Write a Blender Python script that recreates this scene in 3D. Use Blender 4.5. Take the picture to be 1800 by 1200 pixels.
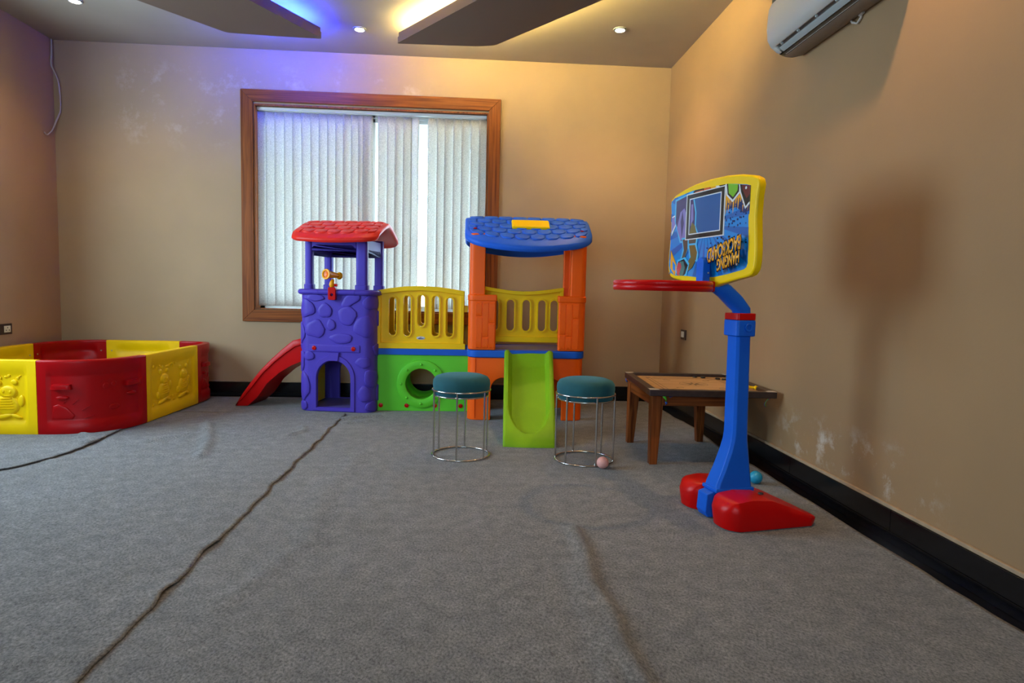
import bpy, bmesh, math, random
from math import sin, cos, pi, radians, atan2, sqrt, exp
from mathutils import Vector, Matrix, noise

random.seed(7)
for o in list(bpy.data.objects):
    bpy.data.objects.remove(o)
C = bpy.context.scene.collection
SC = bpy.context.scene

# ------------------------------------------------------------------ camera
H = 3.0
D, XL, XR = 5.859, -3.542, 1.758
YF = -3.4
cam = bpy.data.cameras.new('camera')
camo = bpy.data.objects.new('camera', cam)
C.objects.link(camo)
yaw, pitch, roll, fpx = .0658, .0790, .0226, 1138.0
F = Vector((sin(yaw) * cos(pitch), cos(yaw) * cos(pitch), -sin(pitch)))
r0 = Vector((cos(yaw), -sin(yaw), 0)); u0 = r0.cross(F)
r1 = cos(roll) * r0 + sin(roll) * u0
u1 = -sin(roll) * r0 + cos(roll) * u0
camo.matrix_world = Matrix(((r1.x, u1.x, -F.x, 0), (r1.y, u1.y, -F.y, 0), (r1.z, u1.z, -F.z, .992), (0, 0, 0, 1)))
cam.sensor_width = 36
cam.lens = fpx / 1800 * 36
cam.clip_start = .05
SC.camera = camo

# ------------------------------------------------------------------ colour management, sky, daylight
SC.view_settings.view_transform = 'Standard'
SC.view_settings.look = 'None'
SC.view_settings.exposure = 0.78
SC.view_settings.gamma = 1.0
SC.view_settings.use_curve_mapping = False
world = bpy.data.worlds.new('sky')
SC.world = world
world.use_nodes = True
bg = world.node_tree.nodes['Background']
bg.inputs[0].default_value = (.60, .79, 1.0, 1)
bg.inputs[1].default_value = 11.8


def lamp(name, kind, loc, energy, color, parent=None, **k):
    l = bpy.data.lights.new(name, kind)
    l.energy = energy; l.color = color
    for a, b in k.items():
        if hasattr(l, a):
            setattr(l, a, b)
    o = bpy.data.objects.new(name, l)
    C.objects.link(o)
    o.location = loc
    if parent:
        o.parent = parent
        o.location = Vector(loc) - parent.location
    return o


# window portals (they only guide the sampling of the sky that enters through the openings)
W1 = (-1.89, .134, .775, 2.545)      # x0 x1 z0 z1 window in the back wall
W2 = (2.55, 4.50, .80, 2.45)         # y0 y1 z0 z1 window in the left wall, out of the picture
p = lamp('sky_portal', 'AREA', ((W1[0] + W1[1]) / 2, D + .26, (W1[2] + W1[3]) / 2), 1, (1, 1, 1), shape='RECTANGLE', size=W1[1] - W1[0], size_y=W1[3] - W1[2])
p.rotation_euler = (-pi / 2, 0, 0); p.data.cycles.is_portal = True
p = lamp('sky_portal', 'AREA', (XL - .24, (W2[0] + W2[1]) / 2, (W2[2] + W2[3]) / 2), 1, (1, 1, 1), shape='RECTANGLE', size=W2[3] - W2[2], size_y=W2[1] - W2[0])
p.rotation_euler = (0, -pi / 2, 0); p.data.cycles.is_portal = True

W3 = (-2.5, -.1, 1.1, 2.35)            # x0 x1 z0 z1 wide window in the wall behind the camera
p = lamp('sky_portal', 'AREA', ((W3[0] + W3[1]) / 2, YF - .24, (W3[2] + W3[3]) / 2), 1, (1, 1, 1), shape='RECTANGLE', size=W3[1] - W3[0], size_y=W3[3] - W3[2])
p.rotation_euler = (pi / 2, 0, 0); p.data.cycles.is_portal = True

WARM = (1.0, .63, .31)
SPOT_W = 22


# ------------------------------------------------------------------ helpers
def lin(r, g, b):
    f = lambda c: (c / 255) / 12.92 if c <= 10 else (((c / 255) + .055) / 1.055) ** 2.4
    return (f(r), f(g), f(b), 1)


WM = {}


def tag(o, label=None, cat=None, group=None, kind=None):
    if label: o['label'] = label
    if cat: o['category'] = cat
    if group: o['group'] = group
    if kind: o['kind'] = kind
    return o


def thing(name, label, cat, loc=(0, 0, 0), rz=0, group=None):
    o = bpy.data.objects.new(name, None)
    C.objects.link(o)
    o.location = loc; o.rotation_euler = (0, 0, rz)
    o.empty_display_size = .1
    WM[o] = Matrix.Translation(loc) @ Matrix.Rotation(rz, 4, 'Z')
    return tag(o, label, cat, group)


def obj(name, bm, mats, parent=None, bevel=0, seg=2, smooth=True, sharp=35, origin=None, local=False, sub=0):
    bmesh.ops.recalc_face_normals(bm, faces=bm.faces)
    me = bpy.data.meshes.new(name)
    bm.to_mesh(me); bm.free()
    o = bpy.data.objects.new(name, me)
    C.objects.link(o)
    if not isinstance(mats, (list, tuple)): mats = [mats]
    for m in mats: me.materials.append(m)
    if parent is not None:
        o.parent = parent
        WM[o] = WM[parent]
        if not local: me.transform(WM[parent].inverted())
    else:
        t = Matrix.Translation(origin) if origin is not None else Matrix()
        if origin is not None:
            if not local: me.transform(t.inverted())
            o.location = origin
        WM[o] = t
    if smooth:
        me.polygons.foreach_set('use_smooth', [True] * len(me.polygons))
        if not bevel and sharp: me.set_sharp_from_angle(angle=radians(sharp))
    if bevel:
        b = o.modifiers.new('bevel', 'BEVEL')
        b.width = bevel; b.segments = seg; b.limit_method = 'ANGLE'; b.angle_limit = radians(32)
        b.harden_normals = True
    if sub:
        s = o.modifiers.new('sub', 'SUBSURF'); s.levels = sub; s.render_levels = sub
    return o


def box(bm, x0, x1, y0, y1, z0, z1, M=None, mi=0):
    vs = [bm.verts.new((x, y, z)) for x in (x0, x1) for y in (y0, y1) for z in (z0, z1)]
    if M is not None:
        for v in vs: v.co = M @ v.co
    for f in ((0, 1, 3, 2), (4, 6, 7, 5), (0, 4, 5, 1), (2, 3, 7, 6), (0, 2, 6, 4), (1, 5, 7, 3)):
        bm.faces.new([vs[i] for i in f]).material_index = mi
    return vs


def prism(bm, pts, h0, h1, M=None, mi=0):
    """closed polygon pts (2-D) extruded from h0 to h1 along local z, mapped by M"""
    a = [bm.verts.new((x, y, h0)) for x, y in pts]
    b = [bm.verts.new((x, y, h1)) for x, y in pts]
    if M is not None:
        for v in a + b: v.co = M @ v.co
    n = len(pts)
    fs = [bm.faces.new(a[::-1]), bm.faces.new(b)]
    for i in range(n):
        fs.append(bm.faces.new((a[i], a[(i + 1) % n], b[(i + 1) % n], b[i])))
    for f in fs: f.material_index = mi
    return fs


def XZ(y=0):
    """local (x,y,h) -> world (x, y+h, y_local as z)"""
    return Matrix(((1, 0, 0, 0), (0, 0, 1, y), (0, 1, 0, 0), (0, 0, 0, 1)))


def rrect(x0, x1, y0, y1, r, n=6):
    if not isinstance(r, (list, tuple)): r = (r,) * 4
    out = []
    for (cx, cy, a0), rr in zip(((x1, y1, 0), (x0, y1, 90), (x0, y0, 180), (x1, y0, 270)), r):
        sx = 1 if cx == x1 else -1; sy = 1 if cy == y1 else -1
        if rr <= 0:
            out.append((cx, cy)); continue
        for i in range(n + 1):
            a = radians(a0 + 90 * i / n)
            out.append((cx - sx * rr + rr * cos(a), cy - sy * rr + rr * sin(a)))
    return out


def lathe(bm, prof, n=32, M=None, mi=0, cap=True):
    rings = []
    for r, z in prof:
        if r < 1e-6:
            v = bm.verts.new((0, 0, z)); rings.append([v])
        else:
            rings.append([bm.verts.new((r * cos(2 * pi * i / n), r * sin(2 * pi * i / n), z)) for i in range(n)])
    vs = [v for R in rings for v in R]
    if M is not None:
        for v in vs: v.co = M @ v.co
    for A, B in zip(rings[:-1], rings[1:]):
        for i in range(n):
            j = (i + 1) % n
            if len(A) == 1 and len(B) == 1: continue
            if len(A) == 1: f = bm.faces.new((A[0], B[i], B[j]))
            elif len(B) == 1: f = bm.faces.new((A[i], A[j], B[0]))
            else: f = bm.faces.new((A[i], A[j], B[j], B[i]))
            f.material_index = mi
    if cap:
        for R in (rings[0], rings[-1]):
            if len(R) > 2: bm.faces.new(R).material_index = mi


def tube(bm, pts, r, n=10, closed=False, M=None, mi=0):
    pts = [Vector(p) for p in pts]
    if not isinstance(r, (list, tuple)): r = [r] * len(pts)
    N = len(pts); rings = []
    up = None
    for i, p in enumerate(pts):
        if closed: t = pts[(i + 1) % N] - pts[i - 1]
        else: t = pts[min(i + 1, N - 1)] - pts[max(i - 1, 0)]
        t.normalize()
        if up is None:
            up = Vector((0, 0, 1)) if abs(t.z) < .9 else Vector((1, 0, 0))
        a = t.cross(up).normalized(); b = a.cross(t).normalized(); up = b
        rings.append([bm.verts.new(p + r[i] * (cos(2 * pi * k / n) * a + sin(2 * pi * k / n) * b)) for k in range(n)])
    if M is not None:
        for R in rings:
            for v in R: v.co = M @ v.co
    for i in range(N if closed else N - 1):
        A, B = rings[i], rings[(i + 1) % N]
        for k in range(n):
            bm.faces.new((A[k], A[(k + 1) % n], B[(k + 1) % n], B[k])).material_index = mi
    if not closed:
        bm.faces.new(rings[0]).material_index = mi; bm.faces.new(rings[-1][::-1]).material_index = mi


def circle(cx, cy, r, n=32, a0=0):
    return [(cx + r * cos(a0 + 2 * pi * i / n), cy + r * sin(a0 + 2 * pi * i / n)) for i in range(n)]


def patch(bm, pts, fn, h, base=-.001, mi=0, rings=(1.0, .95, .88, .6, .3), prof=(0, .75, 1, 1, 1)):
    """raised patch: outline pts in a surface's own 2-D coordinates; fn(a,b,off) -> 3-D"""
    n = len(pts); cx = sum(p[0] for p in pts) / n; cy = sum(p[1] for p in pts) / n
    R = []
    for s, q in zip(rings, prof):
        off = base if q == 0 else h * q
        R.append([bm.verts.new(fn(cx + (x - cx) * s, cy + (y - cy) * s, off)) for x, y in pts])
    c = bm.verts.new(fn(cx, cy, h * prof[-1]))
    for A, B in zip(R[:-1], R[1:]):
        for i in range(n):
            bm.faces.new((A[i], A[(i + 1) % n], B[(i + 1) % n], B[i])).material_index = mi
    for i in range(n): bm.faces.new((R[-1][i], R[-1][(i + 1) % n], c)).material_index = mi


def to_obj(bm):
    bmesh.ops.recalc_face_normals(bm, faces=bm.faces)
    me = bpy.data.meshes.new('tmp'); bm.to_mesh(me)
    o = bpy.data.objects.new('tmp', me); C.objects.link(o)
    return o


def cut(bm, cutters, op='DIFFERENCE'):
    """boolean on bmeshes; returns a new bmesh"""
    a = to_obj(bm); bm.free(); tmp = [a]
    for c in cutters:
        b = to_obj(c); c.free(); tmp.append(b)
        m = a.modifiers.new('b', 'BOOLEAN'); m.operation = op; m.object = b; m.solver = 'EXACT'
    dg = bpy.context.evaluated_depsgraph_get()
    dg.update()
    e = a.evaluated_get(dg)
    me = bpy.data.meshes.new_from_object(e)
    out = bmesh.new(); out.from_mesh(me)
    for o in tmp: bpy.data.objects.remove(o)
    return out


def new(): return bmesh.new()


def loft(bm, secs, mi=0, cap=True):
    """secs: list of closed rings of equal length (3-D points)"""
    R = [[bm.verts.new(p) for p in s] for s in secs]
    n = len(R[0])
    for A, B in zip(R[:-1], R[1:]):
        for i in range(n):
            bm.faces.new((A[i], A[(i + 1) % n], B[(i + 1) % n], B[i])).material_index = mi
    if cap:
        bm.faces.new(R[0]).material_index = mi; bm.faces.new(R[-1]).material_index = mi


def interp(tab, x):
    if x <= tab[0][0]: return tab[0][1]
    for (a, b), (c, d) in zip(tab[:-1], tab[1:]):
        if x <= c: return b + (d - b) * (x - a) / (c - a)
    return tab[-1][1]


# ------------------------------------------------------------------ materials
def mat(name, col, rough=.5, metal=0, bump=0, bscale=200, spec=.5, var=0, vscale=3, coat=0):
    m = bpy.data.materials.new(name); m.use_nodes = True
    nt = m.node_tree; b = nt.nodes['Principled BSDF']
    b.inputs['Base Color'].default_value = col
    b.inputs['Roughness'].default_value = rough
    b.inputs['Metallic'].default_value = metal
    b.inputs['Specular IOR Level'].default_value = spec
    b.inputs['Coat Weight'].default_value = coat
    tc = nt.nodes.new('ShaderNodeTexCoord')
    if bump:
        n = nt.nodes.new('ShaderNodeTexNoise'); n.inputs['Scale'].default_value = bscale
        n.inputs['Detail'].default_value = 3
        nt.links.new(tc.outputs['Object'], n.inputs['Vector'])
        bu = nt.nodes.new('ShaderNodeBump'); bu.inputs['Strength'].default_value = bump
        bu.inputs['Distance'].default_value = .002
        nt.links.new(n.outputs['Fac'], bu.inputs['Height'])
        nt.links.new(bu.outputs['Normal'], b.inputs['Normal'])
    if var:
        n = nt.nodes.new('ShaderNodeTexNoise'); n.inputs['Scale'].default_value = vscale
        n.inputs['Detail'].default_value = 5
        nt.links.new(tc.outputs['Object'], n.inputs['Vector'])
        r = nt.nodes.new('ShaderNodeValToRGB')
        r.color_ramp.elements[0].position = .3; r.color_ramp.elements[1].position = .7
        r.color_ramp.elements[0].color = tuple(c * (1 - var) for c in col[:3]) + (1,)
        r.color_ramp.elements[1].color = tuple(min(1, c * (1 + var)) for c in col[:3]) + (1,)
        nt.links.new(n.outputs['Fac'], r.inputs['Fac'])
        nt.links.new(r.outputs['Color'], b.inputs['Base Color'])
    return m


def plastic(name, r, g, b, rough=.42):
    return mat(name, lin(r, g, b), rough, bump=.25, bscale=420, spec=.2, var=.05, vscale=6)


def emis(name, col, s):
    m = bpy.data.materials.new(name); m.use_nodes = True
    nt = m.node_tree; nt.nodes.clear()
    e = nt.nodes.new('ShaderNodeEmission'); e.inputs[0].default_value = col; e.inputs[1].default_value = s
    o = nt.nodes.new('ShaderNodeOutputMaterial'); nt.links.new(e.outputs[0], o.inputs[0])
    return m


def wood(name, c1, c2, axis='X', rough=.45, sc=1.0):
    m = bpy.data.materials.new(name); m.use_nodes = True
    nt = m.node_tree; b = nt.nodes['Principled BSDF']
    tc = nt.nodes.new('ShaderNodeTexCoord'); mp = nt.nodes.new('ShaderNodeMapping')
    s = {'X': (1.2, 38, 38), 'Y': (38, 1.2, 38), 'Z': (38, 38, 1.2)}[axis]
    mp.inputs['Scale'].default_value = tuple(q * sc for q in s)
    nt.links.new(tc.outputs['Object'], mp.inputs['Vector'])
    n = nt.nodes.new('ShaderNodeTexNoise'); n.inputs['Scale'].default_value = 1.6; n.inputs['Detail'].default_value = 6
    n.inputs['Distortion'].default_value = .6
    nt.links.new(mp.outputs[0], n.inputs['Vector'])
    r = nt.nodes.new('ShaderNodeValToRGB')
    r.color_ramp.elements[0].position = .32; r.color_ramp.elements[1].position = .68
    r.color_ramp.elements[0].color = c1; r.color_ramp.elements[1].color = c2
    nt.links.new(n.outputs['Fac'], r.inputs['Fac'])
    nt.links.new(r.outputs['Color'], b.inputs['Base Color'])
    b.inputs['Roughness'].default_value = rough; b.inputs['Specular IOR Level'].default_value = .2
    bu = nt.nodes.new('ShaderNodeBump'); bu.inputs['Strength'].default_value = .15; bu.inputs['Distance'].default_value = .002
    nt.links.new(n.outputs['Fac'], bu.inputs['Height']); nt.links.new(bu.outputs['Normal'], b.inputs['Normal'])
    return m


def wall_mat(name, col, salt=None):
    """painted plaster: mottled, salt=(axis ranges) puts pale efflorescence stains low or high on the wall"""
    m = bpy.data.materials.new(name); m.use_nodes = True
    nt = m.node_tree; b = nt.nodes['Principled BSDF']; L = nt.links
    b.inputs['Roughness'].default_value = .72; b.inputs['Specular IOR Level'].default_value = .25
    g = nt.nodes.new('ShaderNodeNewGeometry')
    n1 = nt.nodes.new('ShaderNodeTexNoise'); n1.inputs['Scale'].default_value = 1.3; n1.inputs['Detail'].default_value = 8
    n2 = nt.nodes.new('ShaderNodeTexNoise'); n2.inputs['Scale'].default_value = 90; n2.inputs['Detail'].default_value = 4
    L.new(g.outputs['Position'], n1.inputs['Vector']); L.new(g.outputs['Position'], n2.inputs['Vector'])
    r = nt.nodes.new('ShaderNodeValToRGB')
    r.color_ramp.elements[0].position = .3; r.color_ramp.elements[1].position = .7
    r.color_ramp.elements[0].color = tuple(c * .90 for c in col[:3]) + (1,)
    r.color_ramp.elements[1].color = tuple(c * 1.06 for c in col[:3]) + (1,)
    L.new(n1.outputs['Fac'], r.inputs['Fac'])
    out = r.outputs['Color']
    if salt:
        n3 = nt.nodes.new('ShaderNodeTexNoise'); n3.inputs['Scale'].default_value = salt['scale']; n3.inputs['Detail'].default_value = 10
        n3.inputs['Roughness'].default_value = .72
        L.new(g.outputs['Position'], n3.inputs['Vector'])
        rr = nt.nodes.new('ShaderNodeMapRange'); rr.inputs[1].default_value = salt['lo']; rr.inputs[2].default_value = salt['hi']
        L.new(n3.outputs['Fac'], rr.inputs[0])
        fac = rr.outputs[0]
        sx = nt.nodes.new('ShaderNodeSeparateXYZ'); L.new(g.outputs['Position'], sx.inputs[0])
        for ax, a, bb, c, d in salt['win']:
            w1 = nt.nodes.new('ShaderNodeMapRange'); w1.inputs[1].default_value = a; w1.inputs[2].default_value = bb
            w2 = nt.nodes.new('ShaderNodeMapRange'); w2.inputs[1].default_value = d; w2.inputs[2].default_value = c
            L.new(sx.outputs[ax], w1.inputs[0]); L.new(sx.outputs[ax], w2.inputs[0])
            for w in (w1, w2):
                mu = nt.nodes.new('ShaderNodeMath'); mu.operation = 'MULTIPLY'
                L.new(fac, mu.inputs[0]); L.new(w.outputs[0], mu.inputs[1]); fac = mu.outputs[0]
        mx = nt.nodes.new('ShaderNodeMix'); mx.data_type = 'RGBA'
        L.new(fac, mx.inputs[0]); L.new(out, mx.inputs[6]); mx.inputs[7].default_value = salt['col']
        out = mx.outputs[2]
    L.new(out, b.inputs['Base Color'])
    bu = nt.nodes.new('ShaderNodeBump'); bu.inputs['Strength'].default_value = .12; bu.inputs['Distance'].default_value = .002
    L.new(n2.outputs['Fac'], bu.inputs['Height']); L.new(bu.outputs['Normal'], b.inputs['Normal'])
    return m


def carpet_mat(name, k=1.0):
    m = bpy.data.materials.new(name); m.use_nodes = True
    nt = m.node_tree; b = nt.nodes['Principled BSDF']; L = nt.links
    b.inputs['Roughness'].default_value = .95; b.inputs['Specular IOR Level'].default_value = .1
    b.inputs['Sheen Weight'].default_value = .15
    g = nt.nodes.new('ShaderNodeNewGeometry')
    mp = nt.nodes.new('ShaderNodeMapping'); mp.inputs['Scale'].default_value = (1, .7, 1); mp.inputs['Rotation'].default_value = (0, 0, .5)
    L.new(g.outputs['Position'], mp.inputs['Vector'])
    n1 = nt.nodes.new('ShaderNodeTexNoise'); n1.inputs['Scale'].default_value = 130; n1.inputs['Detail'].default_value = 6; n1.inputs['Roughness'].default_value = .75
    n2 = nt.nodes.new('ShaderNodeTexNoise'); n2.inputs['Scale'].default_value = 16; n2.inputs['Detail'].default_value = 5
    n3 = nt.nodes.new('ShaderNodeTexNoise'); n3.inputs['Scale'].default_value = 1.7; n3.inputs['Detail'].default_value = 5
    L.new(mp.outputs[0], n1.inputs['Vector']); L.new(g.outputs['Position'], n2.inputs['Vector']); L.new(g.outputs['Position'], n3.inputs['Vector'])
    r = nt.nodes.new('ShaderNodeValToRGB')
    r.color_ramp.elements[0].position = .33; r.color_ramp.elements[1].position = .66
    r.color_ramp.elements[0].color = tuple(c * k for c in (.052, .053, .055)) + (1,)
    r.color_ramp.elements[1].color = tuple(c * k for c in (.268, .267, .270)) + (1,)
    L.new(n1.outputs['Fac'], r.inputs['Fac'])
    r2 = nt.nodes.new('ShaderNodeValToRGB')
    r2.color_ramp.elements[0].position = .3; r2.color_ramp.elements[1].position = .7
    r2.color_ramp.elements[0].color = (.76, .76, .76, 1); r2.color_ramp.elements[1].color = (1.14, 1.13, 1.11, 1)
    L.new(n2.outputs['Fac'], r2.inputs['Fac'])
    r3 = nt.nodes.new('ShaderNodeValToRGB')
    r3.color_ramp.elements[0].position = .3; r3.color_ramp.elements[1].position = .7
    r3.color_ramp.elements[0].color = (.90, .89, .87, 1); r3.color_ramp.elements[1].color = (1.06, 1.06, 1.06, 1)
    L.new(n3.outputs['Fac'], r3.inputs['Fac'])
    a = nt.nodes.new('ShaderNodeMix'); a.data_type = 'RGBA'; a.blend_type = 'MULTIPLY'; a.inputs[0].default_value = 1
    L.new(r.outputs[0], a.inputs[6]); L.new(r2.outputs[0], a.inputs[7])
    c = nt.nodes.new('ShaderNodeMix'); c.data_type = 'RGBA'; c.blend_type = 'MULTIPLY'; c.inputs[0].default_value = 1
    L.new(a.outputs[2], c.inputs[6]); L.new(r3.outputs[0], c.inputs[7])
    # dirt specks
    v = nt.nodes.new('ShaderNodeTexVoronoi'); v.inputs['Scale'].default_value = 5.5
    L.new(g.outputs['Position'], v.inputs['Vector'])
    sp = nt.nodes.new('ShaderNodeMapRange'); sp.inputs[1].default_value = .055; sp.inputs[2].default_value = .02
    L.new(v.outputs['Distance'], sp.inputs[0])
    d = nt.nodes.new('ShaderNodeMix'); d.data_type = 'RGBA'
    mu = nt.nodes.new('ShaderNodeMath'); mu.operation = 'MULTIPLY'; mu.inputs[1].default_value = .55
    L.new(sp.outputs[0], mu.inputs[0]); L.new(mu.outputs[0], d.inputs[0])
    L.new(c.outputs[2], d.inputs[6]); d.inputs[7].default_value = (.05, .045, .04, 1)
    L.new(d.outputs[2], b.inputs['Base Color'])
    bu = nt.nodes.new('ShaderNodeBump'); bu.inputs['Strength'].default_value = .5; bu.inputs['Distance'].default_value = .003
    L.new(n1.outputs['Fac'], bu.inputs['Height']); L.new(bu.outputs['Normal'], b.inputs['Normal'])
    return m


M_wall = wall_mat('wall_paint', (.40, .245, .142), None)
M_wallB = wall_mat('wall_paint_back', (.415, .282, .158), dict(scale=5, lo=.53, hi=.70, col=(.50, .38, .27, 1), win=((2, 2.1, 2.3, 2.75, 2.95), (0, -3.2, -2.9, -.6, -.3))))
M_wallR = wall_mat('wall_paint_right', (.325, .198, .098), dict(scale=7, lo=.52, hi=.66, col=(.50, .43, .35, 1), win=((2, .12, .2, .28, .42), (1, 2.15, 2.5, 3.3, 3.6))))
M_ceil = wall_mat('ceiling_paint', (.37, .31, .25))
M_panel = mat('ceiling_panel_paint', (.125, .075, .052, 1), .7, bump=.1, bscale=150)
M_granite = mat('black_granite', (.003, .003, .004, 1), .2, bump=.05, bscale=60, var=.6, vscale=60)
M_ledge = mat('plaster_ledge', (.36, .25, .15, 1), .8, bump=.5, bscale=150, var=.12, vscale=20)
M_carpet = carpet_mat('carpet_felt')
M_frame = {a: wood('window_frame_wood_' + a, lin(98, 46, 12), lin(150, 82, 28), a) for a in 'XZ'}
M_alu = mat('white_aluminium', (.72, .74, .72, 1), .4, bump=.05)
M_yellow = plastic('yellow_plastic', 255, 204, 0)
M_pyellow = plastic('pen_yellow_plastic', 244, 196, 0)
M_red = plastic('red_plastic', 190, 8, 10, .34)
M_pred = plastic('pen_red_plastic', 165, 4, 10, .30)
M_orange = plastic('orange_plastic', 255, 96, 10)
M_purple = plastic('purple_plastic', 78, 60, 170)
M_blue = plastic('blue_plastic', 24, 92, 200)
M_roofblue = plastic('roof_blue_plastic', 34, 98, 214)
M_roofred = plastic('roof_red_plastic', 226, 44, 32, .33)
M_green = plastic('green_plastic', 98, 206, 50)
M_lime = plastic('lime_plastic', 126, 172, 22, .5)
M_deck = plastic('violet_deck_plastic', 92, 84, 150, .35)
M_tele = plastic('amber_plastic', 244, 160, 10, .25)
M_lens = plastic('orange_lens', 240, 110, 12, .2)
M_bred = plastic('stand_red_plastic', 190, 6, 6, .28)
M_bblue = plastic('stand_blue_plastic', 14, 92, 205, .38)
M_byel = plastic('stand_yellow_plastic', 252, 202, 4, .35)
M_dark = mat('dark_hole', (.01, .01, .015, 1), .6)
M_chrome = mat('chrome', (.62, .60, .57, 1), .18, metal=1)
M_steel = mat('screw_steel', (.5, .5, .5, 1), .3, metal=1)
M_velvet = mat('teal_velvet', lin(6, 76, 86), .85, bump=.3, bscale=500, var=.14, vscale=14)
M_velvet.node_tree.nodes['Principled BSDF'].inputs['Sheen Weight'].default_value = .25
M_velvet.node_tree.nodes['Principled BSDF'].inputs['Sheen Tint'].default_value = (.2, .6, .7, 1)
M_teak = {a: wood('teak_' + a, lin(78, 34, 10), lin(146, 78, 32), a, .4) for a in 'XYZ'}
M_rail = mat('dark_rail_wood', (.028, .016, .014, 1), .35, bump=.1, bscale=80, var=.3, vscale=30)
M_ply = wood('board_ply', lin(176, 132, 82), lin(198, 158, 108), 'X', .32, .6)
M_ink = mat('board_ink', (.04, .02, .015, 1), .5)
M_coinb = mat('carrom_coin_black', (.015, .013, .012, 1), .35)
M_acw = mat('conditioner_white', (.44, .41, .37, 1), .4, bump=.05)
M_acd = mat('conditioner_dark', (.03, .035, .035, 1), .5)
M_acs = mat('conditioner_vane', (.42, .46, .46, 1), .4)
M_acu = mat('conditioner_underside', (.26, .21, .175, 1), .55)
M_plate = mat('dark_switch_plate', (.035, .012, .010, 1), .3)
M_rock = mat('cream_rocker', (.68, .62, .50, 1), .35)
M_wire = mat('pale_cable', (.50, .42, .36, 1), .6)
M_led_b = emis('blue_led', (.01, .03, 1.0, 1), 380)
M_led_w = emis('warm_led', (1.0, .79, .27, 1), 128)
M_bulb = emis('lamp_bulb', (1.0, .80, .55, 1), 60)
M_cornerplate = mat('corner_plate', (.6, .55, .48, 1), .4, metal=.5)
M_pink = mat('pink_ball_plastic', lin(236, 168, 158), .45, bump=.1)
M_bball = mat('blue_ball_plastic', lin(30, 150, 190), .4, bump=.1)
M_ribg = mat('green_ribbon', lin(110, 225, 60), .5)
M_ribb = mat('blue_ribbon', lin(25, 90, 190), .5)

# glass: clear pane with a faint mirror
M_glass = bpy.data.materials.new('window_glass'); M_glass.use_nodes = True
nt = M_glass.node_tree; nt.nodes.clear()
_t = nt.nodes.new('ShaderNodeBsdfTransparent'); _t.inputs[0].default_value = (.93, .97, .96, 1)
_g = nt.nodes.new('ShaderNodeBsdfGlossy'); _g.inputs['Roughness'].default_value = .02
_m = nt.nodes.new('ShaderNodeMixShader'); _m.inputs[0].default_value = .05
_o = nt.nodes.new('ShaderNodeOutputMaterial')
nt.links.new(_t.outputs[0], _m.inputs[1]); nt.links.new(_g.outputs[0], _m.inputs[2]); nt.links.new(_m.outputs[0], _o.inputs[0])

# blind fabric: translucent woven slat
M_slat = bpy.data.materials.new('blind_fabric'); M_slat.use_nodes = True
nt = M_slat.node_tree; nt.nodes.clear()
_d = nt.nodes.new('ShaderNodeBsdfDiffuse'); _tr = nt.nodes.new('ShaderNodeBsdfTranslucent')
_g = nt.nodes.new('ShaderNodeNewGeometry')
_mp = nt.nodes.new('ShaderNodeMapping'); _mp.inputs['Scale'].default_value = (1, 1, 2.2)
_n = nt.nodes.new('ShaderNodeTexNoise'); _n.inputs['Scale'].default_value = 120; _n.inputs['Detail'].default_value = 6
_r = nt.nodes.new('ShaderNodeValToRGB'); _r.color_ramp.elements[0].position = .3; _r.color_ramp.elements[1].position = .7
_r.color_ramp.elements[0].color = (.45, .43, .39, 1); _r.color_ramp.elements[1].color = (.78, .745, .69, 1)
nt.links.new(_g.outputs['Position'], _mp.inputs[0]); nt.links.new(_mp.outputs[0], _n.inputs['Vector'])
nt.links.new(_n.outputs['Fac'], _r.inputs[0])
nt.links.new(_r.outputs[0], _d.inputs[0]); nt.links.new(_r.outputs[0], _tr.inputs[0])
_m = nt.nodes.new('ShaderNodeMixShader'); _m.inputs[0].default_value = .54
_o = nt.nodes.new('ShaderNodeOutputMaterial')
nt.links.new(_d.outputs[0], _m.inputs[1]); nt.links.new(_tr.outputs[0], _m.inputs[2]); nt.links.new(_m.outputs[0], _o.inputs[0])

# ------------------------------------------------------------------ the room
WT = .22


def struct(o):
    o['kind'] = 'structure'
    return o


bm = new(); box(bm, XL - .3, XR + .3, YF - .3, D + .3, -.12, -.010)
struct(obj('floor', bm, M_granite, smooth=False))
bm = new(); box(bm, XL - .3, XR + .3, YF - .3, D + WT, H, H + .15)
struct(obj('ceiling', bm, M_ceil, smooth=False))


def wall_with_hole(name, m, horiz, a0, a1, c0, c1, hole):
    bm = new()
    z0, z1 = -.01, H
    for u0_, u1_, v0, v1 in ((a0, hole[0], z0, z1), (hole[1], a1, z0, z1), (hole[0], hole[1], z0, hole[2]), (hole[0], hole[1], hole[3], z1)):
        if horiz: box(bm, u0_, u1_, c0, c1, v0, v1)
        else: box(bm, c0, c1, u0_, u1_, v0, v1)
    bmesh.ops.remove_doubles(bm, verts=bm.verts, dist=1e-5)
    return struct(obj(name, bm, m, smooth=False))


wall_with_hole('wall_back', M_wallB, True, XL, XR, D, D + WT, (W1[0], W1[1], W1[2], W1[3]))
wall_with_hole('wall_left', M_wall, False, YF, D, XL - WT, XL, W2)
bm = new(); box(bm, XR, XR + WT, YF, D, -.01, H); struct(obj('wall_right', bm, M_wallR, smooth=False))
wall_with_hole('wall_front', M_wall, True, XL, XR, YF - WT, YF, W3)

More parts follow.
